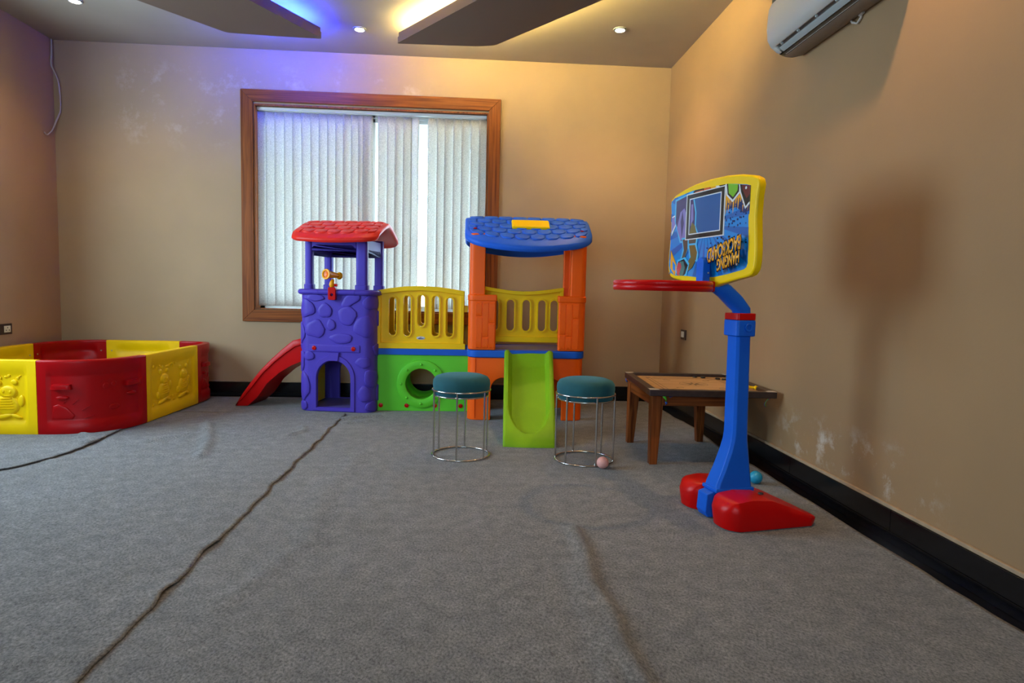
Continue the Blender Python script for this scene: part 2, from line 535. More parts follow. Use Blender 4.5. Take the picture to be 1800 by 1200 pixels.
# skirting of black granite with an unpainted plaster ledge above
bt = .018
for name, a in (('baseboard_back', (XL, XR - bt, D - bt, D)), ('baseboard_left', (XL, XL + bt, YF, D - bt)), ('baseboard_right', (XR - bt, XR, YF, D)), ('baseboard_front', (XL, XR - bt, YF, YF + bt))):
    bm = new()
    box(bm, *a, -.01, .036); 
    horiz = abs(a[1] - a[0]) > abs(a[3] - a[2])
    n = int((max(a[1] - a[0], a[3] - a[2])) / .92) + 1
    for i in range(n):
        t0, t1 = i / n, (i + 1) / n
        g = .0012
        if horiz: box(bm, a[0] + (a[1] - a[0]) * t0 + g, a[0] + (a[1] - a[0]) * t1 - g, a[2] + .003 * (a[2] > 0 and a[2] < D - .1), a[3], .0375, .126)
        else: box(bm, a[0], a[1], a[2] + (a[3] - a[2]) * t0 + g, a[2] + (a[3] - a[2]) * t1 - g, .0375, .126)
    struct(obj(name, bm, M_granite, bevel=.0015, seg=1))
for k, a in enumerate(((XL, XR - .012, D - .012, D), (XR - .014, XR, YF, D), (XL, XL + .012, YF, D - .012))):
    bm = new(); box(bm, *a, .126, .1375 if k != 1 else .143)
    struct(obj('trim_%d' % (k + 1), bm, M_ledge, bevel=.003, seg=1))

# window in the back wall: timber casing and lining, aluminium sashes
w1 = thing('window_1', 'large window with a brown timber frame in the back wall', 'window', (-.88, D, .7))
w1['kind'] = 'structure'
x0, x1, z0, z1 = W1
ox0, ox1, oz0, oz1 = -1.998, .240, .668, 2.662
fw = .103
lip = 0.012
for nm, ax, pts in (('frame_top', 'X', [(ox0, oz1), (ox1, oz1), (ox1 - fw, oz1 - fw), (ox0 + fw, oz1 - fw)]),
                    ('frame_bottom', 'X', [(ox0, oz0), (ox1, oz0), (ox1 - fw, oz0 + fw), (ox0 + fw, oz0 + fw)]),
                    ('frame_side', 'Z', [(ox0, oz0), (ox0, oz1), (ox0 + fw, oz1 - fw), (ox0 + fw, oz0 + fw)]),
                    ('frame_side', 'Z', [(ox1, oz0), (ox1, oz1), (ox1 - fw, oz1 - fw), (ox1 - fw, oz0 + fw)])):
    bm = new()
    prism(bm, pts, -.022, .0, XZ(D))
    obj(nm, bm, M_frame[ax], w1, bevel=.004, seg=2)
bm = new()
t = .012
box(bm, x0, x1, D - .01, D + .1, z1 - .002 - t, z1 - .002); box(bm, x0, x1, D - .01, D + .1, z0 + .001, z0 + .001 + t * .7)
box(bm, x0 + .0, x0 + t, D - .01, D + .1, z0 + t, z1 - t); box(bm, x1 - t, x1, D - .01, D + .1, z0 + t, z1 - t)
obj('lining', bm, M_frame['Z'], w1, smooth=False)
bm = new()
ya, yb = D + .13, D + .18
for a in ((x0, x1, z0, z0 + .05), (x0, x1, z1 - .05, z1), (x0, x0 + .045, z0, z1), (x1 - .045, x1, z0, z1), (-.915, -.87, z0, z1), (x0, x1, 2.455, 2.49)):
    box(bm, a[0], a[1], ya, yb, a[2], a[3])
obj('sash_frame', bm, M_alu, w1, bevel=.003, seg=1)
bm = new(); box(bm, x0 + .01, x1 - .01, D + .152, D + .157, z0 + .01, z1 - .01)
obj('glass_pane', bm, M_glass, w1, smooth=False)
bm = new(); box(bm, x0, x1, D + .1, D + WT + .05, z0 - .0, z0 + .006); obj('sill', bm, M_alu, w1, smooth=False)

# window in the left wall (out of the picture, it gives the cool side light)
w2 = thing('window_2', 'window in the left wall that lights the room', 'window', (XL, 3.4, .85)); w2['kind'] = 'structure'
bm = new()
for a in ((W2[0], W2[1], W2[2], W2[2] + .05), (W2[0], W2[1], W2[3] - .05, W2[3]), (W2[0], W2[0] + .05, W2[2], W2[3]), (W2[1] - .05, W2[1], W2[2], W2[3])):
    box(bm, XL - .16, XL - .1, a[0], a[1], a[2], a[3])
obj('sash_frame', bm, M_alu, w2, bevel=.003, seg=1)
bm = new(); box(bm, XL - .135, XL - .13, W2[0] + .01, W2[1] - .01, W2[2] + .01, W2[3] - .01)
obj('glass_pane', bm, M_glass, w2, smooth=False)

# wide window behind the camera
w3 = thing('window_3', 'wide window in the wall opposite the castle', 'window', (-1.6, YF, W3[2])); w3['kind'] = 'structure'
bm = new()
for a in ((W3[0], W3[1], W3[2], W3[2] + .07), (W3[0], W3[1], W3[3] - .07, W3[3]), (W3[0], W3[0] + .07, W3[2], W3[3]), (W3[1] - .07, W3[1], W3[2], W3[3]), (-1.34, -1.26, W3[2], W3[3])):
    box(bm, a[0], a[1], YF - .16, YF - .1, a[2], a[3])
obj('sash_frame', bm, M_alu, w3, bevel=.003, seg=1)
bm = new(); box(bm, W3[0] + .01, W3[1] - .01, YF - .135, YF - .13, W3[2] + .01, W3[3] - .01)
obj('glass_pane', bm, M_glass, w3, smooth=False)

# outside: a roof overhang above the back window, and the bright yard's ground
bm = new(); box(bm, -4.5, 3.2, D + WT, 7.75, 2.62, 2.76)
M_ext = mat('exterior_plaster', (.42, .58, .56, 1), .8, bump=.1)
struct(obj('trim_4', bm, M_ext, smooth=False))
bm = new(); box(bm, -9, 7, D + WT + .01, 16, -.6, -.45)
M_yard = mat('yard_concrete', (.17, .17, .16, 1), .9, bump=.2, bscale=20)
struct(obj('trim_5', bm, M_yard, smooth=False))

# vertical blind
vb = thing('vertical_blind', 'pale grey fabric vertical blind hanging in the timber-framed window', 'blind', (-.88, D + .06, 2.53))
bm = new(); box(bm, x0 + .014, x1 - .014, D + .03, D + .075, 2.505, 2.529); obj('headrail', bm, M_alu, vb, bevel=.004)
edges_l = [131, 176, 218, 263, 303, 345, 388, 428, 468, 508, 545, 583, 617, 645]
edges_m = [713, 757, 795, 835, 874]
edges_r = [955, 1000, 1037, 1080, 1120, 1165, 1208]
px2x = lambda e: -1.886 + (400 + e / 2.728 - 449) * .004932
zt, zb = 2.498, .806
for gi, es in enumerate((edges_l, edges_m, edges_r)):
    for i, e in enumerate(es):
        xa = px2x(e); w = .089
        last = (i == len(es) - 1)
        ang = radians(random.uniform(20, 26)) if not (last and gi < 2) else radians(-30)
        if gi == 0 and i >= 10: ang = radians(30 - 8 * (i - 10))
        if last and gi == 0: xa = px2x(684) - .083
        if last and gi == 1: xa = px2x(916) - .082
        if last and gi == 2: xa = px2x(1252) - .083
        ang += radians(random.uniform(-2, 2))
        bm = new()
        n = 5
        sway = random.uniform(-.004, .004)
        G = []
        for k in range(13):
            z = zt + (zb - zt) * k / 12
            row = []
            for j in range(n):
                s = j / (n - 1)
                bow = .004 * (1 - (2 * s - 1) ** 2)
                row.append(bm.verts.new((xa + s * w * cos(ang) + sway * k / 12, D + .035 + .03 + (s - .5) * w * sin(ang) - bow + .002 * sin(k * .5 + i), z)))
            G.append(row)
        for A, B in zip(G[:-1], G[1:]):
            for j in range(n - 1): bm.faces.new((A[j], A[j + 1], B[j + 1], B[j]))
        so = obj('slat', bm, M_slat, vb, sharp=0)
        so.modifiers.new('solid', 'SOLIDIFY').thickness = .0012

# ------------------------------------------------------------------ carpets
def ridge(x, y, pts, h, w, taper=True):
    best = 0
    for (ax, ay), (bx, by) in zip(pts[:-1], pts[1:]):
        dx, dy = bx - ax, by - ay; L2 = dx * dx + dy * dy
        t = max(0, min(1, ((x - ax) * dx + (y - ay) * dy) / L2))
        d = math.hypot(x - ax - t * dx, y - ay - t * dy)
        best = max(best, exp(-(d / w) ** 2))
    return h * best


def ends(y, a, b):
    t = (y - a) / (b - a)
    return max(0, min(1, 4 * t * (1 - t))) ** .5 if 0 < t < 1 else 0


FOLD1 = [(.445, 2.62), (.45, 2.35), (.425, 2.12), (.45, 1.9), (.44, 1.72), (.46, 1.5), (.43, 1.2)]
FOLD1b = [(.39, 2.25), (.385, 2.0), (.40, 1.75), (.36, 1.4)]
FOLD2 = [(-.62, 3.9), (-.70, 3.2), (-.62, 2.5), (-.75, 2.0)]


def base_h(x, y):
    z = -.0035 + .0025 * noise.noise(Vector((x * 1.1, y * .8, 3)))
    z += ridge(x, y, FOLD1, .020, .026) + ridge(x, y, FOLD1b, .010, .03)
    z += ridge(x, y, FOLD2, .006, .05)
    z += ridge(x, y, [(-.93, 4.88), (-.80, 4.95), (-.68, 4.97)], .018, .03)
    z += ridge(x, y, [(-.9, 4.72), (-.72, 4.83)], .010, .03)
    return z


def grid_sheet(name, xs_fn, ys, nx, hfn, label, thick=.004):
    bm = new(); G = []
    for y in ys:
        xa, xb = xs_fn(y)
        G.append([bm.verts.new((xa + (xb - xa) * i / nx, y, hfn(xa + (xb - xa) * i / nx, y, i / nx))) for i in range(nx + 1)])
    for A, B in zip(G[:-1], G[1:]):
        for i in range(nx): bm.faces.new((A[i], A[i + 1], B[i + 1], B[i]))
    o = obj(name, bm, M_carpet, None, sharp=0)
    s = o.modifiers.new('solid', 'SOLIDIFY'); s.thickness = thick; s.offset = -1
    return tag(o, label, 'carpet', 'grey felt carpet lengths on the floor')


ys = [YF + .03 + (5.815 - YF - .03) * i / 330 for i in range(331)]
wob = lambda y, s, a, b: a * noise.noise(Vector((s, y * b, 0)))


def base_edge(y): return (XL + .02, XR - .055 + wob(y, 1, .03, 1.6) + wob(y, 2, .01, 6) - .028 * max(0, min(1, (y - 1.2))))


grid_sheet('carpet', base_edge, ys, 250, lambda x, y, s: min(base_h(x, y), .03 if x > -1 else .0015) - .003 * (s > .985),
           'grey felt carpet covering the right side of the floor under the basketball stand')


def left_edge(y):
    return (XL + .03, -.952 + wob(y, 5, .018, 2.3) + wob(y, 6, .016, 7) + wob(y, 7, .007, 19) + .05 * max(0, y - 5.0))


def left_h(x, y, s):
    xe = left_edge(y)[1]
    d = xe - x
    z = .006 + .0025 * noise.noise(Vector((x * 1.5, y * 1.2, 8)))
    if d < .12:
        z += (.000 + .012 * max(0, noise.noise(Vector((3, y * 3.1, 1)))) + .008 * max(0, noise.noise(Vector((9, y * 8, 1))))) * (1 - d / .12) ** 1.3
    z += ridge(x, y, [(-1.83, 4.62), (-1.62, 4.1), (-1.52, 3.75)], .024, .032)
    z += ridge(x, y, [(-2.0, 4.10), (-1.86, 4.22), (-1.80, 4.3)], .015, .032)
    z += ridge(x, y, [(-2.6, 3.55), (-1.9, 3.75), (-1.2, 3.95)], .006, .014)
    z += ridge(x, y, [(-1.16, 4.55), (-1.10, 4.42), (-1.17, 4.3)], .016, .022)
    z += ridge(x, y, [(-2.1, 5.05), (-1.6, 5.02), (-1.35, 5.0)], .004, .02)
    if y > 4.95: z += .010 * max(0, noise.noise(Vector((x * 5, 2, 1)))) * (y - 4.95) / .1
    if y < 2.3: z += ridge(x, y, [(-1.5, 1.62), (-1.25, 1.66), (-1.0, 1.72)], .008, .02)
    return z


ysl = [YF + .03 + (5.05 - YF - .03) * i / 300 for i in range(301)]
grid_sheet('carpet', left_edge, ysl, 130, left_h, 'bluish grey felt carpet length with a lifted wavy edge, left of the seam')


def third_edge(y):
    e = -2.36 + .10 * max(0, min(1, (y - 3.45) / .35)) - .12 * max(0, y - 4.03)
    return (XL + .03, e + wob(y, 11, .02, 4) + wob(y, 12, .012, 14) - 1.1 * max(0, 3.46 - y))


ys3 = [3.02 + (5.82 - 3.02) * i / 110 for i in range(111)]


def third_h(x, y, s):
    d = third_edge(y)[1] - x
    z = .0125 + .002 * noise.noise(Vector((x * 2, y * 2, 4)))
    if d < .1: z += (.001 + .008 * max(0, noise.noise(Vector((1, y * 4, 1))))) * (1 - d / .1)
    z += ridge(x, y, [(-2.44, 4.22), (-2.33, 4.1), (-2.30, 4.0)], .018, .03)
    return z


grid_sheet('carpet', third_edge, ys3, 60, third_h, 'grey felt carpet length under the yellow and red play pen, with a curled corner')
# ------------------------------------------------------------------ ceiling panels with led strips
def ceiling_panel(label, pts, m_led, lit, r=.03):
    cx = sum(p[0] for p in pts) / len(pts); cy = sum(p[1] for p in pts) / len(pts)
    t = thing('ceiling_panel', label, 'ceiling panel', (cx, cy, 2.86), group='suspended ceiling panels')
    zb_, zt_ = 2.86, 2.905
    # round the corners
    n = len(pts); P = []
    for i in range(n):
        a = Vector(pts[i - 1]); b = Vector(pts[i]); c = Vector(pts[(i + 1) % n])
        da = (a - b).normalized(); dc = (c - b).normalized()
        for k in range(5):
            s = k / 4
            P.append(tuple((b + da * r) * (1 - s) ** 2 + b * 2 * s * (1 - s) + (b + dc * r) * s ** 2))
    bm = new(); prism(bm, P, zb_, zt_); obj('panel', bm, M_panel, t, smooth=False)
    def inset(P_, d):
        out = []; N = len(P_)
        area = sum(P_[i][0] * P_[(i + 1) % N][1] - P_[(i + 1) % N][0] * P_[i][1] for i in range(N))
        sg = 1 if area > 0 else -1
        for i in range(N):
            e1 = (Vector(P_[i]) - Vector(P_[i - 1])).normalized(); e2 = (Vector(P_[(i + 1) % N]) - Vector(P_[i])).normalized()
            n1 = Vector((-e1.y, e1.x)) * sg; n2 = Vector((-e2.y, e2.x)) * sg
            m_ = (n1 + n2); m_ /= max(.35, m_.length_squared / 2) if m_.length_squared else 1
            out.append(tuple(Vector(P_[i]) + m_ * d))
        return out
    bm = new(); prism(bm, inset(pts, .16), zt_, H); obj('hanger_core', bm, M_ceil, t, smooth=False)
    qn, qf = inset(pts, .022), inset(pts, .085)
    bm = new()
    for i in lit:
        q = qn if i >= len(qn) - 2 or i in (4, 5) else qf
        a = Vector(q[i]); b = Vector(q[(i + 1) % len(q)]); d = (b - a).normalized(); nn = Vector((-d.y, d.x)) * .006
        prism(bm, [tuple(a - nn), tuple(b - nn), tuple(b + nn), tuple(a + nn)], zt_, zt_ + .022)
    obj('led_strip', bm, m_led, t, smooth=False)
    for i in lit:
        if i >= len(pts) - 2 or i in (4, 5): continue
        a = Vector(inset(pts, .012)[i]); b = Vector(inset(pts, .012)[(i + 1) % len(pts)]); d = (b - a).normalized(); nn = Vector((-d.y, d.x)) * .007
        bm = new(); prism(bm, [tuple(a - nn), tuple(b - nn), tuple(b + nn), tuple(a + nn)], zt_ - .001, zt_ + .032)
        obj('led_block_lip', bm, M_panel, t, smooth=False)  # unseen upstand added to block the strip's sideways light from the wall
    return t


ceiling_panel('dropped beige ceiling panel glowing blue along its edges', [(-1.15, 5.165), (-1.49, 4.54), (-2.25, 3.14), (-2.75, 3.05), (-2.95, 3.72), (-2.25, 4.63), (-1.85, 5.13), (-1.52, 5.155)], M_led_b, (0, 6, 7))
ceiling_panel('dropped beige ceiling panel glowing warm yellow along its edges', [(-.60, 5.19), (.016, 4.36), (.75, 3.36), (1.05, 3.25), (1.25, 3.70), (.817, 4.27), (.155, 5.135), (.02, 5.17)], M_led_w, (0, 1, 4, 5, 6, 7))


def spotlight(x, y, label, power=SPOT_W, col=WARM):
    t = thing('ceiling_spotlight', label, 'ceiling light', (x, y, H), group='recessed warm ceiling spotlights')
    bm = new(); lathe(bm, [(.044, -.012), (.036, -.012), (.034, -.004), (.036, 0), (.044, 0), (.050, -.002), (.050, -.006)], 28, Matrix.Translation((x, y, H)), cap=False)
    obj('trim_ring', bm, M_alu, t)
    bm = new(); lathe(bm, [(.0, -.010), (.020, -.009), (.033, -.005), (.034, -.001)], 24, Matrix.Translation((x, y, H)))
    obj('bulb', bm, M_bulb, t)
    l = lamp('spot_lamp', 'SPOT', (x, y, H - .03), power, col, t, spot_size=radians(124), spot_blend=.9, shadow_soft_size=.035)
    return t


spotlight(1.108, 5.063, 'small round ceiling spotlight near the right back corner', 32)
spotlight(-.898, 5.297, 'small round ceiling spotlight between the two dropped ceiling panels', 8)
spotlight(-2.872, 5.028, 'small round ceiling spotlight left of the blue-lit ceiling panel', 15)
spotlight(-.90, 2.45, 'small round ceiling spotlight above the middle of the carpet', 34)
spotlight(1.30, 2.35, 'small round ceiling spotlight above the basketball stand', 42)

# ------------------------------------------------------------------ the castle play set
castle = thing('castle_climber', 'plastic castle climbing set with a purple tower, green tunnel, orange tower and slides', 'climbing set', (-.25, 5.25, 0))

# --- purple tower, in its own turned frame
TA = radians(-9)
TM = Matrix.Translation((-1.345, 5.19, 0)) @ Matrix.Rotation(TA, 4, 'Z')
TW, TD, TR = .60, .50, .085


def tower_outline(off=0, n=8): return rrect(-off, TW + off, -off, TD + off, TR + off, n)


def perim(s, r=TR, w=TW, d=TD):
    """front face position by arc distance s from the front-left straight start; s in [0,w-2r] front, then the right corner, then the right side"""
    L1 = w - 2 * r; L2 = r * pi / 2
    if s < 0:
        s = -s
        if s < L2:
            a = s / r; return Vector((r - r * sin(a), r - r * cos(a), 0)), Vector((-sin(a), -cos(a), 0))
        s -= L2; return Vector((0, r + s, 0)), Vector((-1, 0, 0))
    if s < L1: return Vector((r + s, 0, 0)), Vector((0, -1, 0))
    s -= L1
    if s < L2:
        a = s / r; return Vector((w - r + r * sin(a), r - r * cos(a), 0)), Vector((sin(a), -cos(a), 0))
    s -= L2; return Vector((w, r + s, 0)), Vector((1, 0, 0))


def tsurf(s, z, off):
    p_, n_ = perim(s)
    return TM @ (p_ + n_ * off + Vector((0, 0, z)))


def arch(cx, w, z0_, zs, zt_, n=14):
    """door outline: straight sides then an elliptical head"""
    pts = [(cx - w / 2, z0_), (cx + w / 2, z0_)]
    for i in range(n + 1):
        a = pi * i / n
        pts.append((cx + w / 2 * cos(a), zs + (zt_ - zs) * sin(a)))
    return pts


bm = new(); prism(bm, tower_outline(), 0, .955, TM)
inner = new(); prism(inner, rrect(.028, TW - .028, .028, TD - .028, TR - .03, 6), -.05, 1.1, TM)
d1 = new(); prism(d1, arch(.284, .27, .035, .27, .405), -.06, .10, TM @ XZ(0))
d2 = new(); prism(d2, arch(.30, .28, .035, .27, .405), .40, .60, TM @ XZ(0))
d3 = new(); prism(d3, [(y + .25, z) for y, z in ((-.15, .05), (.15, .05), (.15, .45), (-.15, .45))], -.1, .06, TM @ Matrix(((0, 0, 1, 0), (1, 0, 0, 0), (0, 1, 0, 0), (0, 0, 0, 1))))
bm = cut(bm, [inner, d1, d2, d3])
bmesh.ops.transform(bm, matrix=Matrix(), verts=bm.verts)
tower = obj('tower_wall', bm, M_purple, castle, bevel=.006, seg=2)

# stones, door surround and belt as raised relief (same mesh kind, its own smooth mesh as sub-part of the wall)
bm = new()
S0 = -.085  # local u -> s


def blob(cx, cz, rx, rz, k=0, n=16, rot=0):
    out = []
    rnd = random.Random(int(cx * 1000) + int(cz * 777) + k)
    ph = rnd.uniform(0, 6); sq = rnd.uniform(.04, .13)
    for i in range(n):
        a = 2 * pi * i / n
        r = 1 + sq * sin(3 * a + ph) + .05 * sin(5 * a + 2 * ph)
        x = rx * r * cos(a); z = rz * r * sin(a)
        out.append((cx + x * cos(rot) - z * sin(rot) + S0, cz + x * sin(rot) + z * cos(rot)))
    return out


stones = [(.135, .90, .075, .028), (.065, .815, .068, .072), (.215, .80, .058, .058), (.42, .885, .085, .042, .5), (.395, .765, .075, .078),
          (.135, .655, .082, .072), (.265, .690, .035, .045), (.345, .585, .095, .042), (.53, .68, .085, .085, .4), (.60, .87, .085, .06),
          (.085, .443, .045, .038), (.005, .62, .045, .085), (.0, .40, .05, .085), (.04, .20, .05, .12), (.03, .045, .045, .04), (.525, .40, .062, .045),
          (.60, .275, .075, .07), (.535, .15, .055, .065), (.60, .05, .06, .045), (.66, .50, .06, .05), (-.08, .78, .05, .06), (-.07, .52, .05, .06), (.72, .75, .06, .08), (.72, .15, .07, .08)]
for k, s in enumerate(stones):
    patch(bm, blob(s[0], s[1], s[2], s[3], k, rot=s[4] if len(s) > 4 else 0), tsurf, .010, rings=(1, .965, .90, .55, .25))
# belt with the two bolts
patch(bm, rrect(.085 + S0, .50 + S0, .475, .535, .006, 3), tsurf, .006, rings=(1, .985, .96, .5, .2))
# door surround as a ring of raised moulding
def ring_patch(bm, outer, inn, fn, h, mi=0):
    n = len(outer); R = []
    for s, off in ((0, -.001), (.12, h), (.88, h), (1, -.001)):
        R.append([bm.verts.new(fn(a[0] + (b[0] - a[0]) * s, a[1] + (b[1] - a[1]) * s, off)) for a, b in zip(outer, inn)])
    for A, B in zip(R[:-1], R[1:]):
        for i in range(n): bm.faces.new((A[i], A[(i + 1) % n], B[(i + 1) % n], B[i])).material_index = mi
o_ = [(x + S0, z) for x, z in arch(.284, .35, .004, .27, .455)]
i_ = [(x + S0, z) for x, z in arch(.284, .272, .034, .27, .407)]
ring_patch(bm, o_, i_, tsurf, .009)
patch(bm, [(x + S0, z) for x, z in ((.245, .475), (.335, .475), (.325, .405), (.256, .405))], tsurf, .018, rings=(1, .95, .9, .5, .2))
obj('stone_relief', bm, M_purple, tower, sharp=50)
for u in (.128, .445):
    bm = new()
    p_ = TM @ Vector((u, -.006, .505)); M_ = Matrix.Translation(p_) @ Matrix.Rotation(TA, 4, 'Z') @ Matrix.Rotation(pi / 2, 4, 'X')
    lathe(bm, [(.0, .006), (.006, .006), (.008, .008), (.016, .006), (.018, 0), (.0, -.004)], 18, M_)
    obj('bolt_cap', bm, M_bred, tower)
# rim tube
bm = new()
ro = rrect(-.008, TW + .008, -.008, TD + .008, TR, 8)
tube(bm, [(x, y, .945) for x, y in ro], .0215, 12, closed=True, M=TM)
for u in (.16, .455):
    tube(bm, [(u - .004, -.008, .945), (u + .004, -.008, .945)], .0235, 12, M=TM)
obj('top_rim', bm, M_purple, castle, sharp=50)
# inner floor and posts
bm = new(); prism(bm, rrect(.03, TW - .03, .03, TD - .03, .05, 4), .0, .03, TM); obj('tower_floor', bm, M_deck, castle, bevel=.003)
bm = new(); box(bm, .035, .06, .06, .40, .035, .33, TM); obj('side_board', bm, M_yellow, castle, bevel=.006)
for u, v, wu in ((.068, .055, .030), (.495, .055, .045), (.075, .445, .034), (.512, .445, .036)):
    bm = new()
    prism(bm, rrect(u - wu, u + wu, v - .032, v + .032, .022, 4), .93, 1.375, TM)
    prism(bm, rrect(u - wu - .008, u + wu + .008, v - .04, v + .04, .026, 4), .93, 1.005, TM)
    obj('tower_post', bm, M_purple, castle, bevel=.005)
# arched head rails between the posts
def head_rail(p0, p1, z0_, z1_, th, mname='head_rail'):
    a = Vector(p0); b = Vector(p1); L = (b - a).length; d = (b - a) / L
    Mx = Matrix(((d.x, 0, -d.y, a.x), (d.y, 0, d.x, a.y), (0, 1, 0, 0), (0, 0, 0, 1)))
    r = .045
    pts = [(0, z1_), (0, z0_)]
    for i in range(7):
        an = pi - i * pi / 12; pts.append((r + .0 + r * cos(an), z0_ + r * sin(an)))
    for i in range(7):
        an = pi / 2 - i * pi / 12; pts.append((L - r + r * cos(an), z0_ + r * sin(an)))
    pts += [(L, z0_), (L, z1_)]
    bm = new(); prism(bm, pts, -th / 2, th / 2, TM @ Mx); obj(mname, bm, M_purple, castle, bevel=.004)


for a, b in (((.095, .055), (.452, .055)), ((.105, .445), (.478, .445)), ((.068, .085), (.075, .415)), ((.50, .085), (.512, .415))):
    head_rail(a, b, 1.265 if a[1] < .08 and b[1] < .08 else 1.235, 1.36, .045)

# roofs: bowed saddle slabs with raised tiles
def roof(name, M, x0, x1, yc, half, z_eave, z_ridge, bow, thick, mroof, cols, rows, rx=.10, drop=.05):
    """ridge along local x; both slopes run down to bowed eaves"""
    cx = (x0 + x1) / 2; hw = (x1 - x0) / 2
    def edge(x):
        q = min(1, abs((x - cx) / hw)); b = half + bow * (1 - q * q)
        if q > 1 - rx / hw:
            t_ = (q - 1 + rx / hw) / (rx / hw); b -= .075 * (1 - sqrt(max(0, 1 - t_ * t_)))
        return b
    slope = (z_ridge - z_eave) / half
    def top(x, v):
        # v = -1 front eave .. 0 ridge .. +1 rear eave
        y = abs(v) * edge(x)
        q = min(1, abs((x - cx) / hw))
        z = z_ridge - slope * (sqrt(y * y + .05 ** 2) - .05) - .16 * max(0, abs(v) - .9) ** 1.2 * 1.5 - .012 * q ** 6
        return Vector((x, yc + (y if v > 0 else -y), z))
    bm = new(); NX, NV = 40, 28
    def sheet(dz, sc):
        G = []
        for j in range(NV + 1):
            v = -1 + 2 * j / NV
            G.append([bm.verts.new(M @ (lambda p: Vector((p.x, p.y, p.z + dz)))(top(cx + (x0 + (x1 - x0) * i / NX - cx) * sc, v * sc))) for i in range(NX + 1)])
        return G
    A = sheet(0, 1); B = sheet(-thick, .985)
    for G in (A, B):
        for j in range(NV):
            for i in range(NX): bm.faces.new((G[j][i], G[j][i + 1], G[j + 1][i + 1], G[j + 1][i]))
    # rounded eave: intermediate bulge loop
    def loop(G):
        return [G[0][i] for i in range(NX + 1)] + [G[j][NX] for j in range(1, NV + 1)] + [G[NV][i] for i in range(NX - 1, -1, -1)] + [G[j][0] for j in range(NV - 1, 0, -1)]
    la, lb = loop(A), loop(B)
    n = len(la); cc = M @ Vector((cx, yc, 0)); mid = []
    for fz, bul in ((.22, .010), (.75, .012)):
        row = []
        for a, b in zip(la, lb):
            p_ = a.co.lerp(b.co, fz); d_ = Vector((p_.x - cc.x, p_.y - cc.y, 0)).normalized()
            row.append(bm.verts.new(p_ + d_ * bul))
        mid.append(row)
    seqs = [la, mid[0], mid[1], lb]
    for P_, Q_ in zip(seqs[:-1], seqs[1:]):
        for i in range(n): bm.faces.new((P_[i], P_[(i + 1) % n], Q_[(i + 1) % n], Q_[i]))
    ro_ = obj(name, bm, mroof, castle, sharp=60)
    # tiles
    bm = new()
    def rfn(x, v, off):
        p_ = top(x, v); q_ = top(x, v + .02) - top(x, v - .02); r_ = top(x + .01, v) - top(x - .01, v)
        nn = r_.cross(q_).normalized()
        if nn.z < 0: nn = -nn
        return M @ (p_ + nn * off)
    tw = (x1 - x0 - .05) / cols
    for sgn in (-1, 1):
        for r_ in range(rows):
            v0 = .06 + r_ * .84 / rows; v1 = v0 + .84 / rows * .93
            for c_ in range(cols + (r_ % 2)):
                a = x0 + .025 + (c_ - .5 * (r_ % 2)) * tw + .004; b = a + tw - .008
                a = max(a, x0 + .022); b = min(b, x1 - .022)
                if b - a < .02: continue
                c = tw * .2 if b - a > tw * .6 else .003
                w = [(a, v0 + .02), (a + c, v0), (b - c, v0), (b, v0 + .02), (b, v1 - .05), (b - c, v1), (a + c, v1), (a, v1 - .05)]
                patch(bm, [(x, sgn * v) for x, v in w], rfn, .009, rings=(1, .96, .9, .5, .2))
    obj('roof_tiles', bm, mroof, ro_, sharp=50)
    return ro_, top, rfn


rr_, rtop, rfn = roof('red_roof', TM, -.035, .645, .25, .335, 1.375, 1.515, .055, .042, M_roofred, 6, 4)
for u in (.12, .47):
    bm = new(); p_ = rfn(u, -.62, .0125); lathe(bm, [(0, .004), (.010, .003), (.012, -.004), (0, -.006)], 14, Matrix.Translation(p_)); obj('bolt_cap', bm, M_bred, rr_)

# telescope on the rim
bm = new()
TT = TM @ Matrix.Translation((.283, -.03, 0))
prism(bm, rrect(-.030, .030, .885, .985, .010, 3), -.012, .018, TT @ XZ(0))
hole = new(); lathe(hole, [(.0, -.05), (.011, -.05), (.011, .05), (0, .05)], 18, TT @ Matrix.Translation((0, 0, .925)) @ Matrix.Rotation(pi / 2, 4, 'X'))
bm = cut(bm, [hole]); brk = obj('telescope_bracket', bm, M_bred, castle, bevel=.003)
bm = new()
tube(bm, [(0, 0, .985), (-.002, 0, 1.0), (0, 0, 1.02), (.008, .0, 1.045)], [.016, .022, .018, .010], 14, M=TT)
obj('telescope_stand', bm, M_tele, brk)
bm = new()
axis = Vector((.40, .91, -.06)).normalized(); c0_ = Vector((-.03, -.055, 1.083))
q_ = axis.to_track_quat('Z', 'Y').to_matrix().to_4x4(); Mt = TT @ Matrix.Translation(c0_) @ q_
lathe(bm, [(.026, .004), (.029, -.001), (.040, .0), (.042, .008), (.038, .016), (.031, .022), (.026, .06), (.020, .11), (.017, .13), (.024, .134), (.029, .146), (.027, .156), (.016, .158), (.0, .150)], 26, Mt, cap=False)
tl = obj('telescope_barrel', bm, M_tele, brk)
bm = new(); lathe(bm, [(0, .012), (.014, .008), (.028, .006)], 22, Mt, cap=False); obj('telescope_lens', bm, M_lens, brk)
bm = new(); lathe(bm, [(0, -.012), (.011, -.012), (.011, .012), (0, .012)], 14, TT @ Matrix.Translation((.03, 0, 1.0)) @ Matrix.Rotation(pi / 2, 4, 'Y')); obj('hinge_knob', bm, M_bred, brk)

